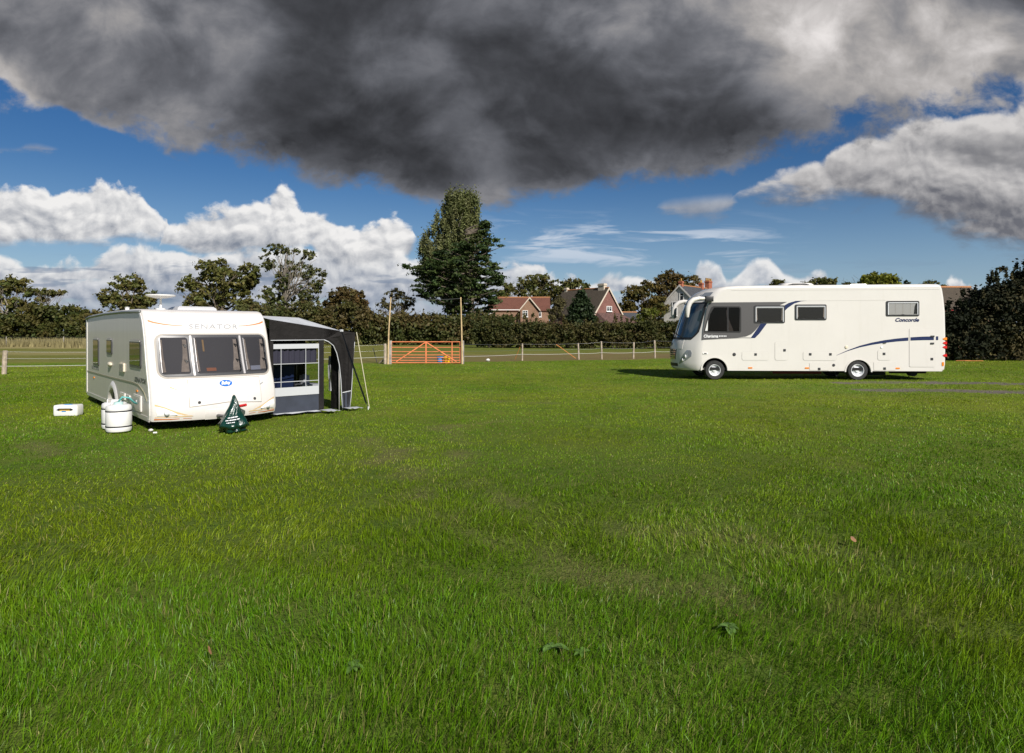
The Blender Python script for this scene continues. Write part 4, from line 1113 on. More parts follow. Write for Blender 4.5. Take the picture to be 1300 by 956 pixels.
pbr('curtain', (.40, .34, .29), .9, var=.15, vscale=12)
pbr('silver_trim', (.60, .57, .55), .3, metal=.3)
pbr('gold_decal', (.50, .30, .12), .4); pbr('orange_decal', (.62, .20, .06), .4); pbr('silver_letter', (.40, .41, .42), .35, metal=.3)
pbr('dark_letter', (.09, .095, .075), .5)
pbr('seam', (.33, .30, .26), .6)
pbr('lamp_lens', (.80, .78, .74), .08, spec=.8, coat=.5)
pbr('amber', (.75, .22, .02), .2); pbr('red_lens', (.55, .012, .015), .18, coat=.4)
pbr('blue_badge', (.01, .13, .48), .3); pbr('badge_white', (.8, .8, .8), .4)
pbr('white_plastic', (.70, .69, .66), .4, dirt=((.5, .48, .42), .5)); pbr('cream_plastic', (.66, .58, .44), .45)
glass_mat('tinted_glass', (.55, .55, .56), .02)
glass_mat('clear_glass', (.85, .88, .88), .01)
pbr('dark_glass', (.020, .022, .018), .04, spec=.7, coat=.4)

CAV = empty('caravan', (-5.637, 12.06, 0), R(132), 'cream touring caravan with wide three-part front window and side awning', 'caravan')
def caravan():
    W = 2.27; h = W/2
    out = [(.05, .16, 1.), (.0, .26, 1.), (0, .40, 1.), (.03, .60, .97), (.10, .80, .92), (.18, .97, .86), (.28, 1.20, .8), (.36, 1.45, .74), (.44, 1.70, .66), (.52, 1.88, .58), (.60, 2.02, .48), (.69, 2.12, .36), (.80, 2.185, .22), (.95, 2.215, .1), (1.3, 2.225, 0), (2.5, 2.235, 0), (4.5, 2.23, 0), (6.2, 2.20, 0), (6.62, 2.16, 0), (6.78, 2.08, 0), (6.84, 1.95, 0), (6.86, 1.2, 0), (6.86, .4, 0), (6.84, .20, 0)]
    S = Shell(out, W, .05, .30, 2.4, 16, .0)
    S.skin().build('front_and_roof_shell', MATS['white_gelcoat'], CAV, True, 35)
    # flanks (left one seen), with the wheel arch cut
    ax, ar = 3.38, .47
    for sgn in (1, -1):
        poly, R3 = S.side_poly(sgn, None)
        bottom = [(6.78, .16), (ax+ar+.06, .16)]+arc(ax, .10, ar, 7, 173)+[(ax-ar-.06, .16), (.12, .16)]
        mb = MB(); mb.face([(x, sgn*h, z) for x, z in poly+bottom])
        mb.build('side_wall', MATS['flank_alu'], CAV)
    y = h
    def P(u, v, d): return (u, y+d, v)
    def side_box(nm, x0, x1, z0, z1, mat, d=.012, r=.03, parent=CAV, d0=-.004):
        return MB().prism(rounded_poly(x0, x1, z0, z1, r), P, d0, d).build(nm, MATS[mat], parent)
    # trims: rear corner strip, roof rail, skirt
    MB().prism([(6.86, .2), (6.86, 2.10), (6.72, 2.14), (6.72, .2)], P, -.02, .012).build('corner_trim', MATS['white_gelcoat'], CAV)
    MB().tube([(.80, y+.01, 2.165), (2.5, y+.01, 2.19), (4.5, y+.01, 2.185), (6.4, y+.01, 2.15), (6.8, y+.01, 2.11)], .028, 8).build('awning_rail', pbr('rail_grey', (.20, .215, .21), .4, metal=.5), CAV, True)
    e0 = S.ring(y, S.r)
    fe = MB(); L = []
    for (a, _, z) in e0[:14]: L.append((a, z))
    fe.rows([[(a-.01, y+.012, z) for a, z in L], [(a+.10, y+.012, z) for a, z in L]]); fe.rows([[(a+.10, y+.012, z) for a, z in L], [(a+.10, y-.004, z) for a, z in L]]); fe.rows([[(a-.01, y+.012, z) for a, z in L], [(a-.01, y-.03, z) for a, z in L]])
    fe.build('corner_trim', MATS['white_gelcoat'], CAV)
    for a, b in ((.10, ax-ar-.12), (ax+ar+.12, 6.72)): MB().prism([(a, .15), (b, .15), (b, .235), (a, .235)], P, -.01, .010).build('skirt', MATS['silver_trim'], CAV)
    # styling crease
    def strip(pts, w, d=.006):
        q = MB(); up = [(a, b+w/2) for a, b in pts]; dn = [(a, b-w/2) for a, b in pts]
        for i in range(len(pts)-1): q.prism([dn[i], dn[i+1], up[i+1], up[i]], P, -.003, d)
        return q
    strip([(6.70, .765), (3.6, .77), (1.4, .785), (.98, .77), (.72, .72), (.45, .64), (.28, .52)], .028, .010).build('styling_strip', pbr('olive_strip', (.26, .245, .16), .5), CAV)
    # windows
    for x0, x1, z0, z1 in ((5.06, 5.80, .96, 1.62), (3.45, 4.06, 1.27, 1.63), (.70, 1.67, 1.09, 1.62)):
        f = side_box('window', x0, x1, z0, z1, 'grey_frame', .018, .07)
        MB().prism(rounded_poly(x0+.05, x1-.05, z0+.05, z1-.05, .05), P, .0, .024).build('pane', MATS['dark_glass'], f)
        MB().prism([(x0+.04, z1-.028), (x1-.04, z1-.028), (x1-.04, z1-.006), (x0+.04, z1-.006)], P, .0, .027).build('window_trim', MATS['silver_trim'], f)
    v = side_box('side_vent', 2.15, 2.62, .955, 1.13, 'cream_plastic', .03, .02)
    sl = MB()
    for k in range(5): sl.box((2.385, y+.03, .985+k*.03), (.36, .012, .010))
    sl.build('slot', MATS['seam'], v)
    MB().lathe([(.12, 0), (.115, .03), (.06, .05), (0, .055)], (3.67, y, 1.055), 20, Matrix.Rotation(R(-90), 3, 'X')@Matrix.Diagonal((1.5, .45, 1))).build('awning_lamp', MATS['cream_plastic'], CAV, True)
    # wheel arch with moulding, wheel
    m0 = arc(ax, .10, ar-.02, 5, 175, 18); m1 = arc(ax, .10, ar+.13, 3, 177, 18)
    am = MB()
    am.rows([[(a, y+.03, b) for a, b in m0], [(a, y+.045, b) for a, b in arc(ax, .10, ar+.05, 4, 176, 18)], [(a, y+.004, b) for a, b in m1]])
    am.rows([[(a, y-.10, b) for a, b in m0], [(a, y+.03, b) for a, b in m0]])
    am.build('arch_moulding', MATS['white_gelcoat'], CAV, True, 40)
    wl = MB(); ring = arc(ax, .10, ar+.02, 0, 180, 14)
    wl.rows([[(a, y-.02, b) for a, b in ring], [(a, y-.45, b) for a, b in ring]]); wl.face([(a, y-.45, b) for a, b in ring])
    wl.build('wheel_well', MATS['underbody'], CAV)
    wheel(CAV, (ax, y-.14, .315), .32, .18, 1, .62)
    wheel(CAV, (ax, -y+.14, .315), .32, .18, -1, .62)
    # service hatches and vents
    for nm, x0, x1, z0, z1 in (('fridge_vent', 2.10, 2.62, .38, .52), ('filler_hatch', 1.65, 1.98, .37, .51), ('gas_hatch', .68, 1.34, .275, .575)):
        f = side_box(nm, x0, x1, z0, z1, 'white_gelcoat', .020, .02)
        MB().prism(rounded_poly(x0+.045, x1-.045, z0+.03, z1-.03, .02), P, 0, .024).build('flap', MATS['flank_alu' if nm != 'fridge_vent' else 'cream_plastic'], f)
        if nm == 'gas_hatch': MB().box((1.01, y+.026, .46), (.05, .012, .03)).build('lock', MATS['white_plastic'], f)
    for x in (5.75, 3.43, 1.06): MB().prism(rounded_poly(x-.055, x+.055, .63, .665, .012), P, 0, .014).build('side_reflector', MATS['amber'], CAV)
    def tm(x, z, k=0): return Matrix.Translation((x, y+.004, z))@Matrix.Rotation(R(180), 4, 'Z')@Matrix.Rotation(R(90), 4, 'X')
    text_mesh('lettering', 'SENATOR', .12, tm(1.27, .825), MATS['dark_letter'], CAV, .25, .004, .92)
    lt = MB()                                            # model name, too small to read in the photograph
    for k, (w_, h_) in enumerate(((.10, .085), (.09, .07), (.11, .075), (.05, .07), (.10, .075), (.09, .07), (.11, .08), (.06, .07))):
        x_ = 6.05-k*.132; lt.prism([(x_, .855), (x_-w_, .855), (x_-w_+.02, .855+h_), (x_+.02, .855+h_)], P, -.001, .004)
    lt.build('lettering', MATS['dark_letter'], CAV)
    # front window, in three
    z0, z1 = .95, 1.715
    def yv(a): return h-a
    b = MB(); l, r_ = rr_lim(z0, z1, yv(2.155), yv(.165), .13); S.patch(b, zrows(z0, z1, .13), l, r_, .016); fw = b.build('front_window_surround', MATS['grey_frame'], CAV, False, 40)
    b = MB(); l, r_ = rr_lim(z0-.03, z1+.03, yv(2.19), yv(.13), .15); S.patch(b, zrows(z0-.03, z1+.03, .15), l, r_, .006); b.build('window_seal', MATS['seam'], CAV, False, 40)
    rs = np.random.RandomState(4)
    for a0, a1 in ((.205, .665), (.765, 1.565), (1.665, 2.115)):
        l, r_ = rr_lim(z0+.045, z1-.05, yv(a1), yv(a0), .05); zz = zrows(z0+.045, z1-.05, .05)
        w_ = S.patch(MB(), zz, l, r_, .019).build('front_window', MATS['grey_blind'], CAV)
        # drawn-back curtains
        for s_, wd in ((0, .055 if a0 > .7 else .04), (1, .12)):
            q = MB(); c0 = yv(a1)+.025 if s_ else yv(a0)-.025; sg = 1 if s_ else -1
            if s_ == 0 and a0 > .7 and a0 < 1: wd = .03
            rows_ = []
            for k in range(9):
                z = z0+.08+(z1-z0-.17)*k/8; ww = wd*(1.-.45*math.sin(k/8*1.5))*(1.1 if k < 3 else 1)
                rows_.append([S.fpt(c0+sg*ww*j/10, z, .024+.004*math.sin(j*2.2)) for j in range(11)])
            q.rows(rows_); q.build('curtain', MATS['curtain'], w_, True)
        if a0 > .7 and a0 < 1:
            q = MB(); S.patch(q, [1.03, 1.06, 1.09], lambda z: yv(1.10), lambda z: yv(.93), .024); q.build('ornament', pbr('terracotta', (.40, .17, .10), .7), w_)
            q = MB(); S.patch(q, [1.40, 1.5, 1.62], lambda z: yv(.935), lambda z: yv(.905), .024); q.build('ornament', pbr('brass_strip', (.38, .24, .10), .5), w_)
        if a0 > 1.6:
            q = MB(); S.patch(q, [1.02, 1.06, 1.10], lambda z: yv(1.98), lambda z: yv(1.76), .024); q.build('ornament', pbr('pale_cushion', (.36, .38, .46), .8), w_)
        g = S.patch(MB(), zz, l, r_, .034, .03).build('pane', MATS['tinted_glass'], w_, True)
        st = MB()
        for z in (1.19, 1.48):
            yy = yv(a1)+.05; st.tube([S.fpt(yy, z, .04), S.fpt(yy+.03, z+.05, .045), S.fpt(yy-.02, z+.03, .04)], .012, 6)
        st.build('window_stay', MATS['black_plastic'], w_)
        # pale inner rim at the hinge side
        q = MB(); S.patch(q, [z0+.07, 1.2, 1.45, z1-.07], lambda z: yv(a0)-.018, lambda z: yv(a0)-.007, .036, .02, 2); q.build('pane_rim', MATS['silver_trim'], w_)
    for a in (.715, 1.615):
        q = MB(); S.patch(q, [z0+.005, 1.15, 1.4, z1-.02], lambda z: yv(a)-.017, lambda z: yv(a)+.017, .034, .0, 3); q.build('window_pillar', MATS['silver_trim'], CAV)
    # gas locker lid: thin shadow gap and the lid itself
    def lid(z0f, z1f, yl, yr, nm, off, mat, par=CAV):
        q = MB(); n = 12; L0 = []
        zs = [k/n for k in range(n+1)]; A = []; Bk = []
        for f in zs:
            row = []; rb = []
            for j in range(17):
                u = j/16; yy = yl(f)+(yr(f)-yl(f))*u; z = z0f(u)+(z1f(u)-z0f(u))*f
                row.append(S.fpt(yy, z, off)); rb.append(S.fpt(yy, z, -.004))
            A.append(row); Bk.append(rb)
        q.rows(A); ed = lambda G_: G_[0]+[r[-1] for r in G_[1:]]+G_[-1][::-1][1:]+[r[0] for r in G_[::-1][1:-1]]
        q.rows([ed(A), ed(Bk)], True); return q.build(nm, MATS[mat], par, False, 35)
    bz = lambda u: .43-.055*math.cos((u-.5)*2*math.pi)*0+.03-.05*abs(u-.5)*2
    def rc(f, a, e): return a+e*max(0, .08-f, f-.92)*.6
    lid(lambda u: bz(u)-.012, lambda u: .905-.012*(abs(u-.5)*2), lambda f: yv(1.905), lambda f: yv(.575), 'locker_seam', .004, 'seam')
    LD = lid(lambda u: bz(u), lambda u: .893-.012*(abs(u-.5)*2), lambda f: yv(1.893), lambda f: yv(.587), 'gas_locker_lid', .011, 'white_gelcoat')
    for a in (.74, 1.75):
        c = S.fpt(yv(a), bz(.1)+.06, .012); q = MB().lathe([(.028, 0), (.026, .012), (0, .014)], c, 14, Matrix.Rotation(R(-90), 3, 'Y')); q.build('lock', MATS['grey_frame'], LD)
    # badge
    n = 24; ring = []; c0 = S.fpt(yv(1.23), .80, .02)
    bd = MB(); pts = [S.fpt(yv(1.23)+.115*math.cos(2*math.pi*k/n), .80+.058*math.sin(2*math.pi*k/n), .020) for k in range(n)]
    pb = [S.fpt(yv(1.23)+.115*math.cos(2*math.pi*k/n), .80+.058*math.sin(2*math.pi*k/n), .008) for k in range(n)]
    bd.face(pts); bd.rows([pts, pb], True); bo = bd.build('badge', MATS['blue_badge'], CAV)
    def onf(off, y_, z_): return lambda c: S.fpt(y_-c.x, z_+c.y, off+c.z)
    text_mesh('lettering', 'Bailey', .078, onf(.0235, yv(1.23)+.085, .778), MATS['badge_white'], bo, .35, .003, .17)
    text_mesh('lettering', 'SENATOR', .125, onf(.004, yv(.72), 1.84), MATS['silver_letter'], CAV, .15, .0, .90, space=1.15)
    # swooshes above the window, indicator strips, headlamp clusters
    def sweep(pts, w0, w1, mat, nm, off=.004):
        q = MB(); n = len(pts); up = []; dn = []
        for i, (a, z) in enumerate(pts):
            w = w0+(w1-w0)*i/(n-1); up.append(S.fpt(yv(a), z+w/2, off)); dn.append(S.fpt(yv(a), z-w/2, off))
        q.rows([dn, up]); q.build(nm, MATS[mat], CAV)
    for mir in (0, 1):
        q = (lambda a: W-a) if mir else (lambda a: a)
        sweep([(q(.07), 1.99), (q(.16), 1.955), (q(.30), 1.925), (q(.45), 1.905), (q(.62), 1.895)], .030, .006, 'orange_decal', 'decal')
        sweep([(q(.30), .775), (q(.38), .735), (q(.52), .675)], .022, .008, 'gold_decal' if not mir else 'silver_letter', 'decal', .008)
        # lamp: gold surround, clear lens, red-orange line
        q1 = MB()
        A = [(.06, .235), (.06, .475), (.25, .40), (.45, .31), (.66, .245)]
        up = [(.06, .475), (.20, .42), (.35, .345), (.50, .285), (.64, .245)]; lo = [(.06, .235), (.20, .235), (.35, .235), (.50, .235), (.64, .237)]
        q1.rows([[S.fpt(yv(q(a)), z, .004) for a, z in lo], [S.fpt(yv(q(a)), z, .004) for a, z in up]])
        lc = q1.build('lamp_surround', pbr('pale_gold', (.62, .44, .22), .4), CAV)
        q2 = MB(); up2 = [(.09, .435), (.2, .40), (.32, .335), (.39, .29)]; lo2 = [(.09, .262), (.2, .262), (.32, .265), (.39, .27)]
        md = [((a+c)/2, (b+d)/2) for (a, b), (c, d) in zip(up2, lo2)]
        q2.rows([[S.fpt(yv(q(a)), z, .006) for a, z in lo2], [S.fpt(yv(q(a)), z, .035) for a, z in md], [S.fpt(yv(q(a)), z, .006) for a, z in up2]])
        q2.build('front_lamp', MATS['lamp_lens'], lc, True)
        c = S.fpt(yv(q(.24)), .315, .018); MB().lathe([(0, 0), (.05, .0), (.04, .03), (0, .035)], c, 16, Matrix.Rotation(R(-90), 3, 'Y')).build('bulb_reflector', MATS['alloy'], lc, True)
        sweep([(q(.055), .205), (q(.3), .20), (q(.62), .205)], .026, .008, 'orange_decal', 'decal', .006)
    # hitch recess and A-frame
    q = MB(); S.patch(q, [.155, .2, .26, .31, .335], lambda z: yv(1.42), lambda z: yv(.84+.06*max(0, z-.29)*10), .012); q.build('hitch_fairing', MATS['white_gelcoat'], CAV, False, 35)
    fr = MB()
    for s_ in (-1, 1): fr.tube([(.1, s_*.10, .20), (-.45, s_*.07, .22), (-.85, s_*.04, .25)], .032, 8)
    fr.tube([(-.7, 0, .27), (-1.12, 0, .30)], .04, 8); fr.build('a_frame', MATS['grey_frame'], CAV, True, 40)
    jw = MB().tube([(-.96, .03, .50), (-.96, .03, .12)], .025, 8); jw.lathe([(0, -.06), (.08, -.06), (.08, .06), (0, .06)], (-.96, .03, .085), 18, Matrix.Rotation(R(90), 3, 'X')); jw.build('jockey_wheel', MATS['rubber'], CAV, True, 40)
    MB().tube([(-.38, -.28, .37), (-.50, -.36, .40)], .028, 8).build('handbrake_lever', MATS['red_lens'], CAV)
    MB().box((3.5, 0, .19), (6.4, 2.1, .10)).build('chassis', MATS['underbody'], CAV)
    ax_ = MB().tube([(ax, -.95, .3), (ax, .95, .3)], .05, 8); ax_.build('axle', MATS['underbody'], CAV)
    # corner steadies
    for x in (.8, 6.1):
        for s_ in (-1, 1): MB().tube([(x, s_*.85, .2), (x+.1, s_*.95, -.02)], .025, 6).box((x+.1, s_*.95, .0), (.14, .14, .03)).build('corner_steady', MATS['underbody'], CAV)
    # roof: light dome, vent
    d = MB(); c = (1.75, -.02)
    d.rows([[(c[0]+a*.40*k, c[1]+b*.38*k, z) for a, b in ((-1, -1), (1, -1), (1, 1), (-1, 1))] for k, z in ((1, 2.22), (.97, 2.27), (.86, 2.305))], True); d.face([(c[0]+a*.40*.86, c[1]+b*.38*.86, 2.305) for a, b in ((-1, -1), (1, -1), (1, 1), (-1, 1))])
    d.build('rooflight', pbr('dome_grey', (.45, .45, .45), .3), CAV, False)
    MB().lathe([(.07, 2.2), (.07, 2.29), (.045, 2.30), (.045, 2.36), (.06, 2.365), (0, 2.38)], (4.7, .62, 0), 14).build('roof_vent', MATS['white_plastic'], CAV, True, 40)
caravan()
# aerial on the roof: bolted to it
def aerial():
    a = MB(); c = (1.55, .62)
    e = empty('aerial', (c[0], c[1], 2.22)); e.parent = CAV
    MB().lathe([(.10, -.01), (.09, .03), (.022, .045), (.020, .24)], (0, 0, 0), 16).build('mast', MATS['white_plastic'], e, True, 40)
    MB().lathe([(0, .235), (.10, .24), (.27, .285), (.275, .30), (.26, .312), (0, .318)], (0, 0, 0), 32).build('dish', MATS['white_plastic'], e, True, 40)
aerial()
#@@END_CARAVAN
#@@AWNING
# ------------------------------------------------------------------ porch awning on the caravan's far flank
pbr('awning_dark', (.012, .0105, .010), .85, spec=.25, var=.2, vscale=3, bump=(4, .8, .06))
pbr('awning_blue', (.028, .034, .050), .8, var=.2, vscale=3)
pbr('awning_grey', (.44, .455, .47), .7, var=.12, vscale=3)
pbr('awning_white', (.43, .44, .45), .6)
pbr('blue_cloth', (.012, .03, .09), .8); pbr('teal_cloth', (.02, .30, .30), .7)
glass_mat('window_film', (.62, .62, .68), .06)
AW = empty('awning', CAV.matrix_basis @ Vector((0, 0, 0)), R(132), 'dark grey porch awning with clear window and open doorway on the caravan', 'awning')
def awning():
    # local frame of the caravan: x to the rear, -y away from the flank. t = distance out from the flank.
    y0 = -1.14
    def A(t, x, z): return (x, y0-t, z)
    xf = .38; xb = 2.75; T = 1.60
    zc = 2.02                                            # where the roof meets the caravan
    z_out = 1.80
    def zr(t): return zc+(z_out-zc)*t/T
    # roof: front hip, main sheet, back hip, over a raised ridge pole
    fa, fb = A(0, xf, 2.04), A(T, xf, z_out)
    ra, rb = A(.0, 1.2, 2.13), A(1.05, 1.35, 2.10)
    ba, bb = A(0, xb, 2.02), A(T, xb, 1.72)
    ob = A(1.92, 1.0, 1.70)
    r = MB()
    r.face([fa, fb, rb, ra]); r.face([rb, fb, bb]); r.face([ra, rb, bb, ba])
    ro = r.build('roof', MATS['awning_grey'], AW)
    # front canopy corner flaring out beyond the pole
    oc = A(1.93, .30, 1.78)
    c = MB(); c.face([fb, oc, A(1.8, xb, 1.68), bb]); c.build('canopy_flap', MATS['awning_dark'], ro)
    # front wall: solid top band, window bay, leg between, arched doorway with drawn drape
    def FW(t, z, d=0.): 
        return A(t, xf+d, z)
    top = lambda t: 2.04+(z_out-2.04)*t/T if t <= T else z_out-.02*(t-T)/.3
    tw0, tw1 = .08, 1.08                                # window bay
    w = MB()
    n = 12
    w.rows([[FW(1.62*k/n, 1.60-.02*k/n+ (0 if k < 9 else 0)) for k in range(n+1)], [FW(1.62*k/n, top(1.62*k/n)) for k in range(n+1)]])
    w.rows([[FW(0, .05), FW(0, 1.62)], [FW(tw0, .05), FW(tw0, 1.62)]])
    w.rows([[FW(tw1, .05), FW(tw1, 1.60)], [FW(1.20, .05), FW(1.20, 1.60)]])
    w.build('front_wall', MATS['awning_dark'], AW)
    b = MB(); b.rows([[FW(tw0, .03), FW(tw1, .03)], [FW(tw0, .42), FW(tw1, .42)]]); b.build('kick_panel', MATS['awning_blue'], AW)
    wf = MB()
    for z0, z1 in ((.42, .60), (1.42, 1.52)): wf.prism([(tw0, z0), (tw1, z0), (tw1, z1), (tw0, z1)], lambda a, q, d: FW(a, q, -d), 0, .012)
    wo = wf.build('window_frame', MATS['awning_white'], AW)
    ln = MB()
    for t in (.24, .78): ln.prism([(t-.005, .60), (t+.005, .60), (t+.005, 1.42), (t-.005, 1.42)], lambda a, q, d: FW(a, q, -d), .002, .014)
    for z in (1.10, .72): ln.prism([(tw0, z-.006), (tw1, z-.006), (tw1, z+.006), (tw0, z+.006)], lambda a, q, d: FW(a, q, -d), .002, .0155)
    ln.prism([(tw1-.014, .6), (tw1, .6), (tw1, 1.42), (tw1-.014, 1.42)], lambda a, q, d: FW(a, q, -d), .002, .013)
    ln.build('glazing_bar', MATS['awning_white'], wo)
    f = MB(); f.rows([[FW(tw0, .6), FW(tw1, .6)], [FW(tw0, 1.42), FW(tw1, 1.42)]]); f.build('pane', MATS['window_film'], wo)
    # curtain behind the top half of the window
    cu = MB(); cu.rows([[FW(tw0+(tw1-tw0-.02)*k/40, z, .05+.018*math.sin(k*1.3)) for k in range(41)] for z in (1.11, 1.25, 1.42)])
    cu.build('curtain', pbr('mauve_curtain', (.080, .078, .098), .85), AW, True)
    # drape right of the doorway
    dr = MB()
    prof = [(1.64, .03), (1.62, .3), (1.60, .7), (1.56, 1.05), (1.50, 1.3), (1.42, 1.47), (1.30, 1.56), (1.20, 1.60)]
    outer = [(1.80, .05), (1.83, .3), (1.86, .7), (1.88, 1.05), (1.90, 1.3), (1.92, 1.55), (1.93, 1.70), (1.93, 1.78)]
    rows_ = []
    for (a, z), (b_, z2) in zip(prof, outer):
        rows_.append([FW(a+(b_-a)*k/8, z+(z2-z)*k/8, .025*math.sin(k*1.9+z*2)-.04*k/8) for k in range(9)])
    dr.rows(rows_)
    dr.face([FW(1.20, 1.60), FW(1.93, 1.78, -.04), FW(T, z_out), FW(1.20, top(1.20))])
    do = dr.build('drape', MATS['awning_dark'], AW, False)
    pip = MB().tube([FW(a, z, -.012) for a, z in prof], .011, 6); pip.tube([FW(a, 1.60, -.012) for a in (.02, .6, 1.20)], .010, 6)
    pip.tube([FW(b_, z, -.05) for b_, z in outer[:6]], .009, 6); pip.build('piping', MATS['awning_white'], do, True)
    kp = MB(); kp.rows([[FW(1.635+.16*k/4, z, -.012-.03*k/4) for k in range(5)] for z in (.03, .42)]); kp.build('kick_panel', MATS['awning_blue'], AW)
    MB().prism([(1.625, .40), (1.83, .43), (1.83, .45), (1.625, .42)], lambda a, q, d: FW(a, q, -.03-d), 0, .012).build('piping', MATS['awning_white'], do)
    # outer wall: solid near the front, tall opening behind, drawn fabric at its edges
    o = MB()
    def OW(x, z, d=0): return A(T+d, x, z)
    o.rows([[OW(xf+.02, .03), OW(xf+.02, 1.78)], [OW(.86, .03), OW(.86, 1.74)]])
    o.rows([[OW(2.25, .03), OW(2.25, 1.73)], [OW(xb, .03), OW(xb, 1.72)]])
    o.rows([[OW(.86, 1.62), OW(.86, 1.76)], [OW(2.25, 1.62), OW(2.25, 1.73)]])
    o.build('side_wall', MATS['awning_dark'], AW)
    wc = MB(); wc.rows([[OW(.80+.11*k/6, z, -.03+.018*math.sin(k*2.1+z*5)) for k in range(7)] for z in (.42, .6, .8, 1.0, 1.22)]); wc.build('tied_window', MATS['awning_white'], AW, True)
    bk = MB(); bk.rows([[A(T*k/8, xb, .03) for k in range(9)], [A(T*k/8, xb, zr(T*k/8)-.02) for k in range(9)]]); bk.build('back_wall', MATS['awning_dark'], AW)
    # poles
    for t, x, z in ((T-.02, xf+.03, 1.79), (1.14, xf+.03, 1.85), (T-.02, xb-.04, 1.7)):
        MB().tube([A(t, x, 0), A(t, x, z)], .014, 8).build('pole', MATS['silver_trim'], AW, True)
    MB().tube([A(0.02, 1.2, 2.12), A(1.05, 1.35, 2.09), A(T-.02, xb-.04, 1.71)], .014, 8).build('pole', MATS['silver_trim'], AW, True)
    MB().box(A(T+.01, xf-.01, z_out+.005), (.06, .07, .05)).build('corner_patch', MATS['awning_white'], ro)
    # mud flaps lying out on the grass
    for t0, t1, out in ((.02, 1.0, .10), (1.06, 1.34, .34), (1.62, 1.96, .22)):
        m = MB(); k_ = 6
        m.rows([[FW(t0+(t1-t0)*k/k_, .05, -.012) for k in range(k_+1)], [FW(t0+(t1-t0)*k/k_, .075, -.06) for k in range(k_+1)], [FW(t0+(t1-t0)*k/k_+.1, .055+.012*math.sin(k*2), -out) for k in range(k_+1)]])
        m.build('mud_flap', MATS['awning_grey'], AW, True)
    # storm strap and guy line to a peg
    inv = CAV.matrix_basis.inverted()
    pg = inv @ (ground_at(467.5, 520)+Vector((0, 0, .02))); top_ = Vector(A(T, xf-.02, z_out))
    d = (pg-top_); sd_ = d.cross(Vector((0, 1, .2))).normalized()*.035
    s_ = MB(); a, b_ = top_, top_+d*.93; s_.face([a-sd_, a+sd_, b_+sd_, b_-sd_]); s_.face([p+Vector((0, .003, 0)) for p in (a-sd_, b_-sd_, b_+sd_, a+sd_)])
    s_.tube([top_+d*.93, pg], .006, 5); s_.build('storm_strap', MATS['awning_blue'], AW)
    MB().tube([Vector(A(1.93, .26, 1.77)), pg+Vector((.05, -.06, 0))], .009, 6).build('guy_line', pbr('cord_cream', (.55, .50, .36), .8), AW)
    MB().tube([pg+Vector((0, 0, .05)), pg+Vector((0, 0, -.1))], .012, 6).build('peg', MATS['alloy'], AW)
awning()
def in_awning(t, x, z): return CAV.matrix_basis @ Vector((x, -1.14-t, z))
def camp_chair():
    r = empty('camping_chair', in_awning(.55, 1.2, 0), R(120), 'dark blue folding camping chair inside the awning window', 'chair')
    MB().box((0, 0, .46), (.50, .48, .05), 0, .02).build('seat', MATS['blue_cloth'], r)
    M = Matrix.Rotation(R(-14), 3, 'Y'); MB().box((-.30, 0, .78), (.05, .48, .66), M, .02).build('backrest', MATS['blue_cloth'], r)
    for sx in (-1, 1):
        for sy in (-1, 1): MB().tube([(sx*.25, sy*.25, .02), (-sx*.18, sy*.25, .46)], .012, 6).build('leg', MATS['silver_trim'], r, True)
    for sy in (-1, 1):
        MB().tube([(-.2, sy*.27, .46), (-.24, sy*.27, .66), (.22, sy*.27, .66), (.24, sy*.27, .44)], .013, 6).build('armrest', MATS['black_plastic'], r, True)
camp_chair()
def camp_table():
    p = in_awning(1.42, 1.75, 0); r = empty('camping_table', p, R(132), 'low white folding table just inside the awning doorway', 'table')
    MB().box((0, 0, .52), (.6, .5, .03)).build('tabletop', MATS['awning_white'], r)
    for sx in (-1, 1):
        for sy in (-1, 1): MB().tube([(sx*.26, sy*.21, 0), (sx*.22, sy*.19, .51)], .012, 6).build('leg', MATS['silver_trim'], r)
camp_table()
def carton(t, x, z, d, label, rz=130):
    o = MB().box((0, 0, d[2]/2), d, 0, .012); o.box((0, 0, d[2]+.012), (d[0]*.5, d[1]*.5, .024))
    q = o.build('carton', MATS['awning_white']); q.location = in_awning(t, x, z); q.rotation_euler = (0, 0, R(rz)); tag(q, label, 'box')
carton(.92, .62, 0, (.22, .2, .46), 'white box standing on the ground behind the right end of the awning window', 120)
carton(1.38, 1.8, .535, (.2, .16, .2), 'white carton standing on the folding table in the awning', 140)
def towel():
    q = MB().grid(lambda u, v: (.02*math.sin(v*9), .32*(u-.5), .5*v-.5), 8, 8).build('towel', MATS['teal_cloth'], None, True)
    q.location = in_awning(.20, .9, .72); q.rotation_euler = (0, 0, R(45)); tag(q, 'teal towel hanging low inside the awning beside the caravan', 'towel')
towel()
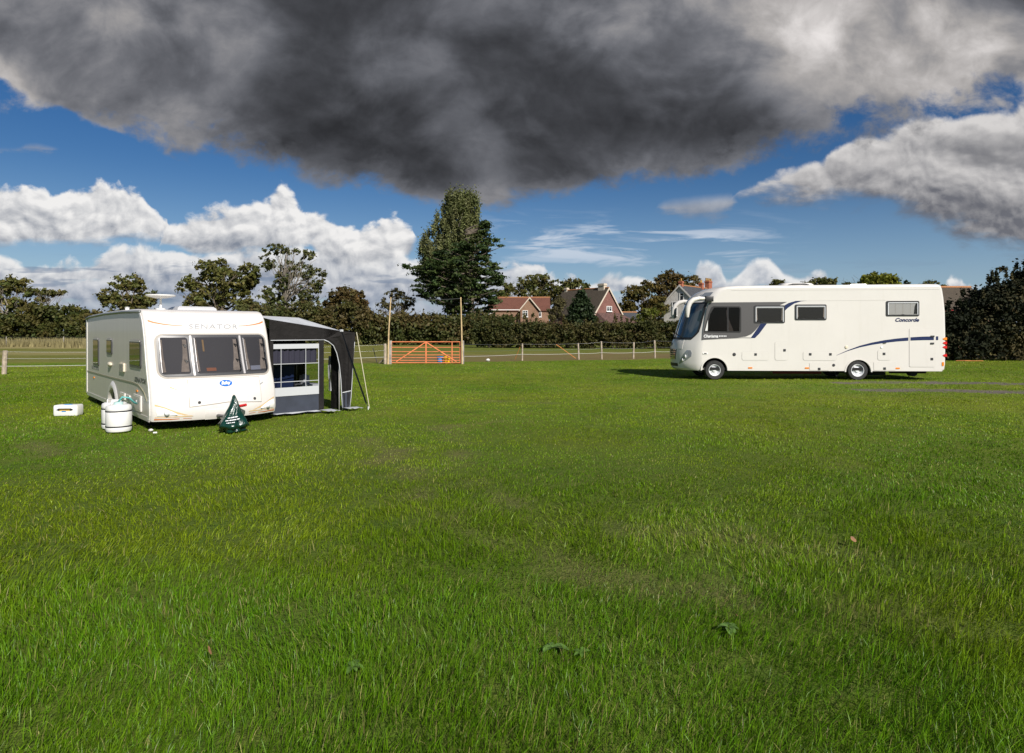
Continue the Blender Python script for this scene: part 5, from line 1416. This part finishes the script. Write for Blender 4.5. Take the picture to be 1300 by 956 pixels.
#@@END_AWNING
#@@MOTORHOME
# ------------------------------------------------------------------ motorhome
MH = empty('motorhome', (6.09, 23.3, 0), R(-3.0), 'long white coach-built motorhome with blue stripes and grey cab panel', 'motorhome')
pbr('grey_panel', (.075, .071, .071), .4, coat=.1); pbr('navy_decal', (.006, .016, .068), .45, spec=.3)
pbr('seam_pale', (.50, .48, .44), .5); pbr('catch_dark', (.03, .03, .032), .4); pbr('seat_grey', (.035, .033, .032), .9); pbr('pale_blind', (.60, .60, .58), .8)
glass_mat('window_glass', (.86, .86, .86), .02)
pbr('deep_black', (.006, .006, .006), .6)
pbr('chrome', (.7, .7, .72), .12, metal=1.)
def motorhome():
    W = 2.34; h = W/2; yc = h                         # near flank lies at local y = 0
    B0 = .80
    out = [(.92, .33, .95), (.86, .40, .98), (.84, .60, 1.), (.83, .90, 1.), (.84, 1.15, 1.), (.87, 1.35, .98), (.90, 1.48, .92), (.97, 1.80, .90), (1.06, 2.15, .87), (1.15, 2.50, .84), (1.22, 2.78, .80), (1.28, 2.95, .76), (1.36, 3.10, .68), (1.46, 3.24, .55), (1.62, 3.37, .38), (1.84, 3.43, .2), (2.2, 3.455, .08), (3.0, 3.465, 0), (6, 3.48, 0), (9.0, 3.495, 0), (9.36, 3.49, 0), (9.47, 3.44, 0), (9.52, 3.32, 0), (9.57, 3.0, 0), (9.62, 2.5, 0), (9.64, 1.5, 0), (9.63, .6, 0), (9.60, .40, 0), (9.52, .33, 0)]
    S = Shell(out, W, .09, B0, 2.6, 18, .03)
    hub = empty('shell', (0, yc, 0)); hub.parent = MH; hub.name = 'body'
    S.skin().build('shell', MATS['motorhome_white'], hub, True, 32)
    f_ax, r_ax, ar = 1.40, 6.54, .47
    zb = .335
    for sgn in (-1, 1):
        poly, R3 = S.side_poly(sgn, None)
        a_f = arc(f_ax-.02, .34, .475, 0, 180); a_r = arc(r_ax, .30, .455, 5, 175)
        bottom = [(9.5, zb)]+[(r_ax+.456, zb)]+a_r+[(r_ax-.456, zb)]+[(f_ax+.455, zb)]+a_f+[(1.0, .40)]
        poly = [p for p in poly]; poly[0] = (poly[0][0], .42)
        mb = MB(); mb.face([(x, sgn*h, z) for x, z in poly[1:]+bottom[:-1]+[(.925, .42)]]); mb.build('side_wall', MATS['motorhome_white'], hub)
        for cx, cz, rr in ((f_ax-.02, .34, .475), (r_ax, .30, .455)):
            ring = arc(cx, cz, rr+.01, -6, 186, 16); wl = MB()
            wl.rows([[(a, sgn*(h-.004), b) for a, b in ring], [(a, sgn*(h-.55), b) for a, b in ring]]); wl.face([(a, sgn*(h-.55), b) for a, b in ring])
            wl.build('wheel_well', MATS['underbody'], MH).location = (0, yc, 0)
            am = MB(); r0 = arc(cx, cz, rr-.012, 0, 180, 20); r1 = arc(cx, cz, rr+.035, 0, 180, 20)
            am.rows([[(a, sgn*(h+.014), b) for a, b in r0], [(a, sgn*(h+.014), b) for a, b in r1], [(a, sgn*(h-.004), b) for a, b in r1]]); am.rows([[(a, sgn*(h-.06), b) for a, b in r0], [(a, sgn*(h+.014), b) for a, b in r0]])
            am.build('arch_moulding', MATS['motorhome_white'], MH, True, 40).location = (0, yc, 0)
    for y_, sd in ((.16, -1), (W-.16, 1)):
        wheel(MH, (f_ax, y_, .345), .36, .23, sd, .60); wheel(MH, (r_ax, y_, .355), .37, .24, sd, .62)
    MB().box((5.2, yc, .40), (8.4, 2.2, .10)).build('chassis', MATS['underbody'], MH)
    c = MB(); c.box((4.9, yc+.2, .27), (1.3, .8, .2)); c.box((7.5, yc, .25), (.6, 1.2, .2)); c.tube([(7.9, .5, .28), (9.2, .5, .28)], .06, 8); c.lathe([(0, -.12), (.14, -.12), (.14, .12), (0, .12)], (8.62, .35, .27), 14, Matrix.Rotation(R(90), 3, 'X'))
    c.tube([(5.8, .3, .3), (5.86, .2, .12)], .02, 6); c.build('underfloor_gear', MATS['underbody'], MH)
    MB().box((4.7, .9, .22), (1.8, .05, .10)).build('underfloor_rail', pbr('red_oxide', (.20, .03, .025), .7), MH)
    P = lambda u, v, d: (u, -d, v)
    def flat(nm, poly, mat, d=.004, par=MH, d0=-.003): return MB().prism(poly, P, d0, d).build(nm, MATS[mat], par)
    rb = lambda x0, x1, z0, z1, r=.04: rounded_poly(x0, x1, z0, z1, r)
    # grey cab panel and blue sweeps
    flat('grey_panel', [(.915, 1.475), (1.6, 1.525), (2.2, 1.55), (2.50, 1.585), (2.70, 1.67), (2.84, 1.80), (3.04, 2.05), (3.35, 2.45), (3.62, 2.68), (3.78, 2.76), (4.0, 2.86), (1.26, 2.845), (1.17, 2.80), (1.10, 2.6), (1.02, 2.2), (.95, 1.8)], 'grey_panel')
    flat('blue_stripe', [(2.68, 1.53), (2.84, 1.535), (3.0, 1.70), (3.27, 2.07), (3.05, 2.07), (2.80, 1.70)], 'navy_decal')
    flat('blue_stripe', [(3.88, 2.50), (4.02, 2.64), (4.25, 2.80), (4.50, 2.88), (4.75, 2.905), (4.30, 2.895), (4.05, 2.82), (3.88, 2.72)], 'navy_decal')
    flat('grey_stripe', [(.92, 1.462), (1.8, 1.508), (2.4, 1.535), (2.68, 1.53), (2.72, 1.55), (2.4, 1.555), (1.8, 1.53), (.92, 1.48)], 'grey_panel', .006)
    top = [(5.71, .885), (6.14, 1.085), (6.58, 1.255), (7.02, 1.375), (7.46, 1.46), (7.89, 1.52), (8.30, 1.56)]
    bot = [(5.72, .88), (6.14, 1.055), (6.58, 1.195), (7.02, 1.29), (7.46, 1.36), (7.89, 1.41), (8.30, 1.44)]
    mb = MB(); mb.rows([[P(a, b, .004) for a, b in bot], [P(a, b, .004) for a, b in top]]); mb.build('blue_stripe', MATS['navy_decal'], MH)
    flat('blue_stripe', [(8.37, 1.445), (8.8, 1.46), (9.19, 1.465), (9.19, 1.60), (8.8, 1.592), (8.37, 1.565)], 'navy_decal', .016)
    flat('blue_stripe', [(9.27, 1.465), (9.35, 1.466), (9.35, 1.60), (9.27, 1.60)], 'navy_decal')
    flat('waist_seam', [(4.70, 2.895), (7.50, 2.91), (7.50, 2.925), (4.70, 2.91)], 'seam_pale', .005)
    flat('roof_seam', [(2.0, 3.285), (9.40, 3.30), (9.40, 3.315), (2.0, 3.30)], 'seam_pale', .006)
    # cab window
    cw = flat('cab_window', [(.985, 1.745), (2.30, 1.735), (2.34, 1.78), (2.34, 2.64), (2.28, 2.70), (1.34, 2.71), (1.25, 2.66), (1.17, 2.45), (1.05, 2.0)], 'deep_black', .014)
    flat('seat', rounded_poly(1.52, 1.82, 1.80, 2.36, .08), 'seat_grey', .020, cw); flat('seat', rounded_poly(1.56, 1.78, 2.38, 2.54, .05), 'seat_grey', .020, cw)
    flat('curtain', [(1.82, 1.79), (2.06, 1.79), (1.98, 2.0), (1.86, 2.3), (1.84, 2.56), (1.80, 2.56)], 'curtain', .018, cw)
    flat('mullion', [(1.84, 1.77), (1.87, 1.77), (1.87, 2.68), (1.84, 2.68)], 'catch_dark', .030, cw)
    flat('quarter_light', [(1.03, 1.80), (1.13, 1.80), (1.13, 2.2)], 'pale_blind', .018, cw)
    flat('pane', [(1.12, 1.79), (2.27, 1.785), (2.29, 2.62), (2.24, 2.66), (1.36, 2.665), (1.22, 2.42), (1.15, 2.1)], 'tinted_glass', .026, cw, .023)
    # top-hung windows
    for x0, x1, z0, z1, blind in ((2.80, 3.91, 2.08, 2.735, 0), (4.27, 5.40, 2.19, 2.765, 0), (7.51, 8.68, 2.33, 2.885, 1)):
        f = flat('window', rb(x0, x1, z0, z1, .05), 'catch_dark', .020)
        i = .055; b = MB(); P2 = P
        flat('blind' if blind else 'interior', rb(x0+i, x1-i, z0+i, z1-i, .03), 'pale_blind' if blind else 'deep_black', .023, f)
        if blind:
            for k in range(1, 4): flat('blind_rib', [(x0+i+(x1-x0-2*i)*k/4-.012, z0+.10), (x0+i+(x1-x0-2*i)*k/4+.012, z0+.10), (x0+i+(x1-x0-2*i)*k/4+.012, z1-.09), (x0+i+(x1-x0-2*i)*k/4-.012, z1-.09)], 'seam_pale', .025, f)
            flat('dark_corner', [(x1-.20, z0+.08), (x1-.07, z0+.08), (x1-.07, z1-.08), (x1-.13, z1-.09), (x1-.17, z1-.2)], 'black_plastic', .0255, f)
        else:
            # venetian edge and curtain tops glimpsed inside
            flat('curtain', [(x0+i, z0+i+.05), (x0+i+.07, z0+i+.05), (x0+i+.05, z1-i), (x0+i, z1-i)], 'curtain', .0245, f)
            flat('curtain', [(x1-i-.07, z0+i+.05), (x1-i, z0+i+.05), (x1-i, z1-i), (x1-i-.05, z1-i)], 'curtain', .0245, f)
            flat('roller_blind', [(x0+i+.01, z1-i-.05), (x1-i-.01, z1-i-.05), (x1-i-.01, z1-i), (x0+i+.01, z1-i)], 'pale_blind', .025, f)
        flat('pane', rb(x0+.035, x1-.035, z0+.035, z1-.035, .04), 'window_glass', .040, f, .036)
        fr = MB()
        for a, b_, c_, d_ in ((x0+i, x1-i, z1-i-.024, z1-i), (x0+i, x0+i+.022, z0+i, z1-i), (x1-i-.022, x1-i, z0+i, z1-i)): fr.prism([(a, c_), (b_, c_), (b_, d_), (a, d_)], P, .040, .044)
        fr.build('pane_rim', MATS['alloy'], f)
        for k in (.25, .75) if not blind else (.5,): MB().box((x0+(x1-x0)*k, -.03, z0+.055), (.10, .03, .025)).build('catch', MATS['black_plastic'], f)
    # lettering
    tm = lambda x, z, d=.0065: Matrix.Translation((x, -d, z))@Matrix.Rotation(R(90), 4, 'X')
    text_mesh('lettering', 'Charisma', .15, tm(.985, 1.555, .008), MATS['badge_white'], MH, .2, .003, .52)
    dt = MB()
    for k in range(5): dt.box((1.555+k*.058, -.006, 1.606), (.036, .006, .036))
    dt.build('lettering', MATS['badge_white'], MH)
    text_mesh('lettering', 'Concorde', .185, tm(7.84, 2.135), MATS['navy_decal'], MH, .3, .007, .84)
    # lockers, doors and their catches
    def hatch(nm, x0, x1, z0, z1, locks=(), r=.07, d=.010):
        flat('hatch_seam', rb(x0-.012, x1+.012, z0-.012, z1+.012, r+.01), 'seam_pale', .0035)
        f = flat(nm, rb(x0, x1, z0, z1, r), 'motorhome_white', d)
        for a, b in locks: MB().box((a, -d-.006, b), (.085, .016, .085), 0, .0).build('lock', MATS['catch_dark'], f)
    hatch('locker_door', 2.37, 3.33, .72, 1.04, [(2.86, .935)])
    hatch('service_door', 3.56, 4.02, .72, 1.40, [(3.90, 1.09)])
    hatch('locker_door', 4.57, 5.76, .72, 1.04, [(4.82, .945), (5.54, .945)])
    hatch('flap', 4.80, 5.50, .36, .62, [(5.14, .41)], .03)
    hatch('locker_door', 7.22, 7.68, .73, 1.10, [(7.44, .965)])
    hatch('flap', 7.08, 7.85, .365, .655, [(7.46, .43)], .03)
    hatch('garage_door', 8.335, 9.24, .49, 1.88, [(9.12, .78)], .05, .012)
    for x, z in ((9.14, 1.60), (9.13, 1.345)): MB().box((x, -.022, z), (.12, .03, .06)).build('door_catch', MATS['catch_dark'], MH)
    MB().lathe([(.065, 0), (.06, .012), (0, .016)], (2.09, 0, .93), 16, Matrix.Rotation(R(90), 3, 'X')).build('filler_cap', MATS['catch_dark'], MH)
    MB().lathe([(.055, 0), (.05, .012), (0, .016)], (5.66, 0, .545), 16, Matrix.Rotation(R(90), 3, 'X')).build('filler_cap', MATS['catch_dark'], MH)
    MB().lathe([(.06, 0), (.05, .03), (0, .035)], (6.11, 0, 1.21), 16, Matrix.Rotation(R(90), 3, 'X')).build('outlet_cowl', MATS['cream_plastic'], MH)
    MB().lathe([(.05, 0), (.04, .02), (0, .025)], (7.36, 0, 1.20), 16, Matrix.Rotation(R(90), 3, 'X')).build('outlet_cowl', MATS['white_plastic'], MH)
    MB().box((7.46, -.015, 1.36), (.10, .03, .03)).build('grab', MATS['catch_dark'], MH)
    for x in (2.67, 4.71, 7.92): flat('side_marker', rb(x-.075, x+.075, .415, .465, .015), 'amber', .016)
    flat('side_indicator', rb(.95, 1.13, .93, 1.0, .03), 'lamp_lens', .02); flat('side_badge', rb(.985, 1.09, .95, .985, .015), 'catch_dark', .024)
    # lamps wrapping the rear corner
    for z, m in ((1.51, 'amber'), (1.36, 'red_lens'), (1.21, 'red_lens'), (.91, 'red_lens')):
        q = MB(); q.prism([(9.50, z), (9.56, z+.045), (9.65, z+.05), (9.65, z-.05), (9.56, z-.04)], lambda u, v, d: (u, .30-d, v), 0, .315); q.build('rear_lamp', MATS[m], MH)
    flat('rear_marker', rb(9.48, 9.545, .53, .67, .02), 'amber', .018)
    # ---- front end
    fp = lambda mb: mb
    z0, z1 = 1.46, 2.90
    ylim = lambda z: h-.16-.10*(z1-z)/(z1-z0)*0-.04*max(0, (1.75-z)/.3)**2
    zz = [1.47, 1.52, 1.60, 1.75, 1.95, 2.15, 2.35, 2.55, 2.72, 2.86]
    def lim(z): 
        return h-.075-.16*max(0, (1.80-z)/.34)**1.5
    ws = S.patch(MB(), zz, lambda z: -lim(z), lambda z: lim(z), .012, -.004, 22).build('windscreen_surround', MATS['black_plastic'], hub, False, 40)
    zz2 = [1.55, 1.62, 1.75, 1.95, 2.15, 2.35, 2.55, 2.70, 2.80]
    S.patch(MB(), zz2, lambda z: -lim(z)+.05, lambda z: lim(z)-.05, .018, 0, 22).build('pane', pbr('windscreen_glass', (.025, .045, .06), .04, spec=.8, coat=.6), ws, True, 40)
    # dark roof band above the screen
    S.patch(MB(), [2.93, 3.02, 3.10, 3.17, 3.23], lambda z: -h+.10, lambda z: h-.10-.0, .008, -.004, 22).build('visor_band', pbr('visor_grey', (.16, .18, .20), .3, coat=.3), hub, True, 40)
    # shadowy lower nose: bonnet panel, grille, headlamps, bumper
    S.patch(MB(), [1.12, 1.25, 1.38, 1.45], lambda z: -.75, lambda z: .75, .010, -.004, 16).build('bonnet_panel', MATS['motorhome_white'], hub, False, 40)
    gr = S.patch(MB(), [.72, .80, .95, 1.10], lambda z: -.46-.14*(z-.72), lambda z: .46+.14*(z-.72), .006, -.004, 12).build('grille', MATS['black_plastic'], hub)
    for z in (.76, .84, .92, 1.00, 1.08):
        S.patch(MB(), [z-.018, z+.018], lambda q: -.45-.14*(q-.72), lambda q: .45+.14*(q-.72), .03, .0, 12).build('grille_bar', MATS['chrome'], gr)
    for sg in (-1, 1):
        yl = lambda z: -.98+.30*(z-.62)/.40 if False else -1.02+.10*(1.0-z)
        if sg < 0: l_, r_ = (lambda z: -.66-.62*(z-.56)-.17*math.sin(min(1, max(0, (z-.56)/.52))*math.pi)), (lambda z: -.62-.52*(z-.56))
        else: l_, r_ = (lambda z: .62+.52*(z-.56)), (lambda z: .66+.62*(z-.56)+.17*math.sin(min(1, max(0, (z-.56)/.52))*math.pi))
        hl = S.patch(MB(), [.56, .64, .72, .85, .98, 1.08], l_, r_, .010, -.004, 8).build('headlamp', pbr('lamp_grey', (.34, .36, .39), .12, metal=.4, coat=.6), hub, True, 40)
        for yy, zz_ in ((sg*.86, .84), (sg*.775, .71)):
            c = S.fpt(yy, zz_, .012); MB().lathe([(.065, 0), (.06, .02), (.04, .03), (0, .035)], c, 18, Matrix.Rotation(R(-90), 3, 'Y')).build('lens', MATS['lamp_lens'], hl, True)
    S.patch(MB(), [.46, .52, .58], lambda z: -.55, lambda z: .55, .008, -.004, 12).build('air_intake', MATS['black_plastic'], hub)
    lo = [S.fpt(-.3+.6*k/8, 1.30, .02) for k in range(9)]; MB().lathe([(.07, 0), (.065, .015), (0, .02)], S.fpt(0, 1.28, .01), 18, Matrix.Rotation(R(-90), 3, 'Y')).build('badge', MATS['grey_frame'], hub)
    wp = MB()
    for y_ in (-.75, -.05): wp.tube([S.fpt(y_, 1.50, .03), S.fpt(y_+.35, 1.62, .04), S.fpt(y_+.72, 1.70, .035)], .014, 6)
    wp.build('wiper', MATS['black_plastic'], hub)
    # drooping coach mirrors
    for y_, sg in ((-.06, -1), (W+.06, 1)):
        arm = MB(); bx = MB()
        bx.box((1.16, y_+sg*.02, 2.975), (.30, .14, .21), 0, .03); mo = bx.build('mirror_mount', MATS['black_plastic'], MH, True, 40)
        pts = [(1.04, y_, 2.99), (.80, y_+sg*.02, 3.00), (.60, y_+sg*.04, 2.95), (.46, y_+sg*.05, 2.84), (.39, y_+sg*.06, 2.68), (.365, y_+sg*.06, 2.48), (.37, y_+sg*.05, 2.30)]
        rr = [.05, .075, .088, .092, .092, .085, .05]
        arm.tube(pts, rr, 12); mo2 = arm.build('mirror_arm', MATS['motorhome_white'], mo, True, 50)
        gl = MB(); gl.box((.44, y_-sg*.03, 2.52), (.04, .19, .42), Matrix.Rotation(R(4), 3, 'Y'), .015); gl.build('mirror', MATS['dark_glass'], mo, True, 40)
    # roof furniture
    rv = MB(); n = 12
    L = []
    for k, zt in ((1, 3.47), (.98, 3.52), (.86, 3.575)):
        L.append([(4.53+.62*k*math.copysign(abs(math.cos(R(a)))**.5, math.cos(R(a))), .62+.36*k*math.copysign(abs(math.sin(R(a)))**.5, math.sin(R(a))), zt) for a in range(0, 360, 15)])
    rv.rows(L, True); rv.face(L[-1]); rv.build('roof_hatch', MATS['motorhome_white'], MH, True, 40)
    MB().prism([(4.12, 3.505), (4.30, 3.55), (4.75, 3.55), (4.92, 3.505)], lambda u, v, d: (u, .27-d, v), 0, .02).build('roof_hatch_slot', MATS['catch_dark'], MH)
    MB().box((7.0, 1.2, 3.53), (.6, .5, .08), 0, .02).build('roof_vent', MATS['motorhome_white'], MH)
motorhome()
#@@END_MOTORHOME
#@@CLUTTER
# ------------------------------------------------------------------ things on the grass
pbr('water_teal', (.10, .38, .36), .4)
def barrel(x, y, rz, label, hose):
    r = empty('water_barrel', (x, y, 0), rz, label, 'water barrel', 'white water barrels beside the caravan wheel')
    q = .205
    MB().lathe([(0, .0), (q*.80, .0), (q*.95, .02), (q, .055), (q, .085), (q*.975, .10), (q*.975, .115), (q, .13), (q, .36), (q*.975, .37), (q*.975, .385), (q, .40), (q, .43), (q*.95, .465), (q*.78, .485), (q*.55, .488), (0, .489)], (0, 0, 0), 36).build('body', MATS['white_plastic'], r, True, 40)
    for z in (.107, .378): MB().lathe([(q*.976, z-.010), (q*1.012, z-.010), (q*1.012, z+.010), (q*.976, z+.010)], (0, 0, 0), 36).build('band', MATS['black_plastic'], r, True, 40)
    MB().lathe([(.075, .485), (.075, .525), (.06, .535), (0, .537)], (.0, -.02, 0), 20).build('cap', pbr('pale_teal_cap', (.42, .58, .55), .45) if hose else MATS['white_plastic'], r, True, 40)
    MB().tube([(-.12, .02, .47), (-.12, .02, .53), (-.06, .09, .54), (.04, .10, .53), (.06, .10, .47)], .012, 6).build('handle', MATS['white_plastic'], r, True)
barrel(-7.02, 11.25, .3, 'front white water barrel with two black bands and a teal hose', True)
barrel(-7.33, 11.62, 1.2, 'rear white water barrel with black bands, half hidden behind the front one', False)
hp = [(-7.02, 11.23, .53), (-6.95, 11.24, .62), (-6.85, 11.28, .60), (-6.82, 11.38, .50), (-6.90, 11.60, .46), tuple(CAV.matrix_basis @ Vector((1.8, 1.15, .44)))]
tag(MB().tube(hp, .016, 8).build('water_hose', MATS['water_teal'], None, True), 'pale teal hose from the front barrel to the caravan flank', 'hose')
# toolbox-like white carrier
def carrier():
    p = ground_at(87, 527.5); r = empty('plastic_box', p, R(6), 'low white plastic box with dark hand slot, on the grass left of the caravan', 'box')
    MB().box((0, 0, .12), (.48, .26, .225), 0, .035).build('body', MATS['white_plastic'], r, True, 40)
    b = MB(); b.prism([(-.17, .135), (-.12, .165), (.12, .165), (.17, .135), (.12, .115), (-.12, .115)], lambda u, v, d: (u, -d, v), .12, .134); b.build('hand_slot', MATS['black_plastic'], r)
    b = MB(); b.box((0, -.134, .128), (.20, .012, .014)); b.build('yellow_strip', MATS['yellow_plastic'], r)
    b = MB(); b.box((-.02, -.133, .108), (.08, .010, .02)); b.box((0, 0, .236), (.14, .06, .012)); b.build('blue_catch', MATS['blue_plastic'], r)
carrier()
# green cover tied over the hitch
def hitch_cover():
    base = CAV.matrix_basis @ Vector((-.98, .03, 0)); r = empty('hitch_cover', base, R(132), 'dark green plastic hitch cover with white print, tied down over the drawbar', 'hitch cover')
    rs = np.random.RandomState(3); n = 40
    prof = [(.006, .645), (.03, .62), (.055, .55), (.085, .46), (.12, .37), (.16, .28), (.215, .20), (.255, .14), (.255, .10), (.205, .075), (.19, .045), (.21, .02), (.17, .0)]
    rows_ = []
    for j, (a, z) in enumerate(prof):
        row = []
        for k in range(n):
            t = 2*math.pi*k/n; w = 1+.16*math.sin(3*t+1.2*z*6)*min(1, a*6)+.10*math.sin(7*t+j*.9)+.05*math.sin(13*t+j)
            row.append((a*w*math.cos(t)*1.15-.0, a*w*math.sin(t)*.92+.02*math.sin(z*9), z+.01*math.sin(5*t+j)))
        rows_.append(row)
    mb = MB(); mb.rows(rows_, True)
    mb.build('cover', pbr('green_pvc', (.004, .030, .019), .25, spec=.5, coat=.3, bump=(14, .5, .02)), r, True)
    # white print, lettering too small to read, wrapped on the face turned to the camera
    face = math.atan2(*reversed((Matrix.Rotation(R(-132), 3, 'Z') @ Vector((.35, -1, 0)))[:2]))
    def srf(t, z, off):
        for (a0, z0_), (a1, z1_) in zip(prof[:-1], prof[1:]):
            if z1_ <= z <= z0_:
                f = (z0_-z)/(z0_-z1_); a = a0+(a1-a0)*f; break
        return (1.16*(a*1.17+off)*math.cos(t), (a*1.17+off)*math.sin(t)*.95, z)
    words = [(.275, .03, [(-.42, -.20), (-.15, .10), (.14, .40)]), (.235, .026, [(-.52, -.30), (-.26, -.02), (.02, .22), (.26, .50)]), (.195, .020, [(-.40, -.10), (-.05, .12)])]
    q = MB()
    for zc, hh, sp in words:
        for t0, t1 in sp:
            q.rows([[srf(face+t0+(t1-t0)*k/5, zc+s_*hh*(.5+.35*math.sin(k*2.3+t0*9))+.03*(t0+(t1-t0)*k/5), .016) for k in range(6)] for s_ in (-.5, .5)])
    q.build('print', MATS['badge_white'], r)
hitch_cover()
tag(MB().lathe([(0, 0), (.035, .0), (.042, .02), (.02, .035), (0, .04)], tuple(ground_at(191.5, 547)), 8).build('stone', MATS['pale_stone']), 'small white lump on the grass under the front corner of the caravan', 'stone')
tag(MB().box(ground_at(197, 552)+Vector((0, 0, .04)), (.06, .04, .02), .4).build('plastic_wedge', MATS['white_plastic']), 'small white plastic wedge on the grass before the caravan corner', 'wedge')
# broad-leaved weeds and fallen leaves near the camera
def weed(px, py, label, n, size, seed, col):
    rs = np.random.RandomState(seed); p = ground_at(px, py); r = empty('dock_plant', p, rs.rand()*6, label, 'plant', 'broad-leaved weeds in the near grass')
    for k in range(n):
        a = 2*math.pi*(k/n)+rs.randn()*.3; L = .6*size*(.7+.6*rs.rand()); el = R(25+35*rs.rand()); w = L*.24
        mb = MB(); rows_ = []
        for i in range(8):
            f = i/7; ww = w*math.sin(math.pi*min(1, f*.92+.05))**.8*(1+.12*math.sin(i*2.5)); d = L*f; e = el*(1-1.1*f)
            x = d*math.cos(el*.6); z = .015+d*math.sin(e)*.6
            rows_.append([(x*math.cos(a)-s*ww*math.sin(a), x*math.sin(a)+s*ww*math.cos(a), z+abs(s)*ww*.35) for s in (-1, -.5, 0, .5, 1)])
        mb.rows(rows_); mb.build('leaf', MATS[col], r, True)
pbr('weed_green', (.07, .135, .018), .5, var=.25, vscale=14); pbr('weed_grey', (.075, .140, .025), .55, var=.25, vscale=14)
weed(702, 825, 'pale broad-leaved weed low in the grass left of bottom centre-right', 6, .13, 1, 'weed_grey')
weed(738, 832, 'small broad-leaved weed beside the paler one in the near grass', 5, .10, 2, 'weed_green')
weed(925, 800, 'ragged greyish broad-leaved weed in the right near grass', 7, .13, 3, 'weed_grey')
weed(448, 850, 'light green broad-leaved weed in the left near grass', 6, .11, 5, 'weed_green')
def fallen(px, py, label, seed, s=.016):
    p = ground_at(px, py); rs = np.random.RandomState(seed); n = 12
    mb = MB(); rows_ = [[(s*k*math.cos(2*math.pi*i/n)*(1+.25*math.sin(5*2*math.pi*i/n)), s*k*.75*math.sin(2*math.pi*i/n), .055+.02*k*k*math.sin(2*math.pi*i/n+seed)) for i in range(n)] for k in (.001, .5, 1)]
    mb.rows(rows_, True); o = mb.build('fallen_leaf', MATS['dead_leaf'], None, True); o.location = p; o.rotation_euler = (R(6), R(-8), rs.rand()*6); tag(o, label, 'leaf', 'dead leaves lying on the near grass')
pbr('dead_leaf', (.22, .11, .05), .7, var=.3, vscale=20)
fallen(264, 838, 'brown dead leaf lying in the left near grass', 1)
fallen(1083, 693, 'small reddish dead leaf in the right middle grass', 3, .025)
fallen(934, 790, 'orange dead leaf on the ragged greyish weed', 4, .022)
#@@END_CLUTTER
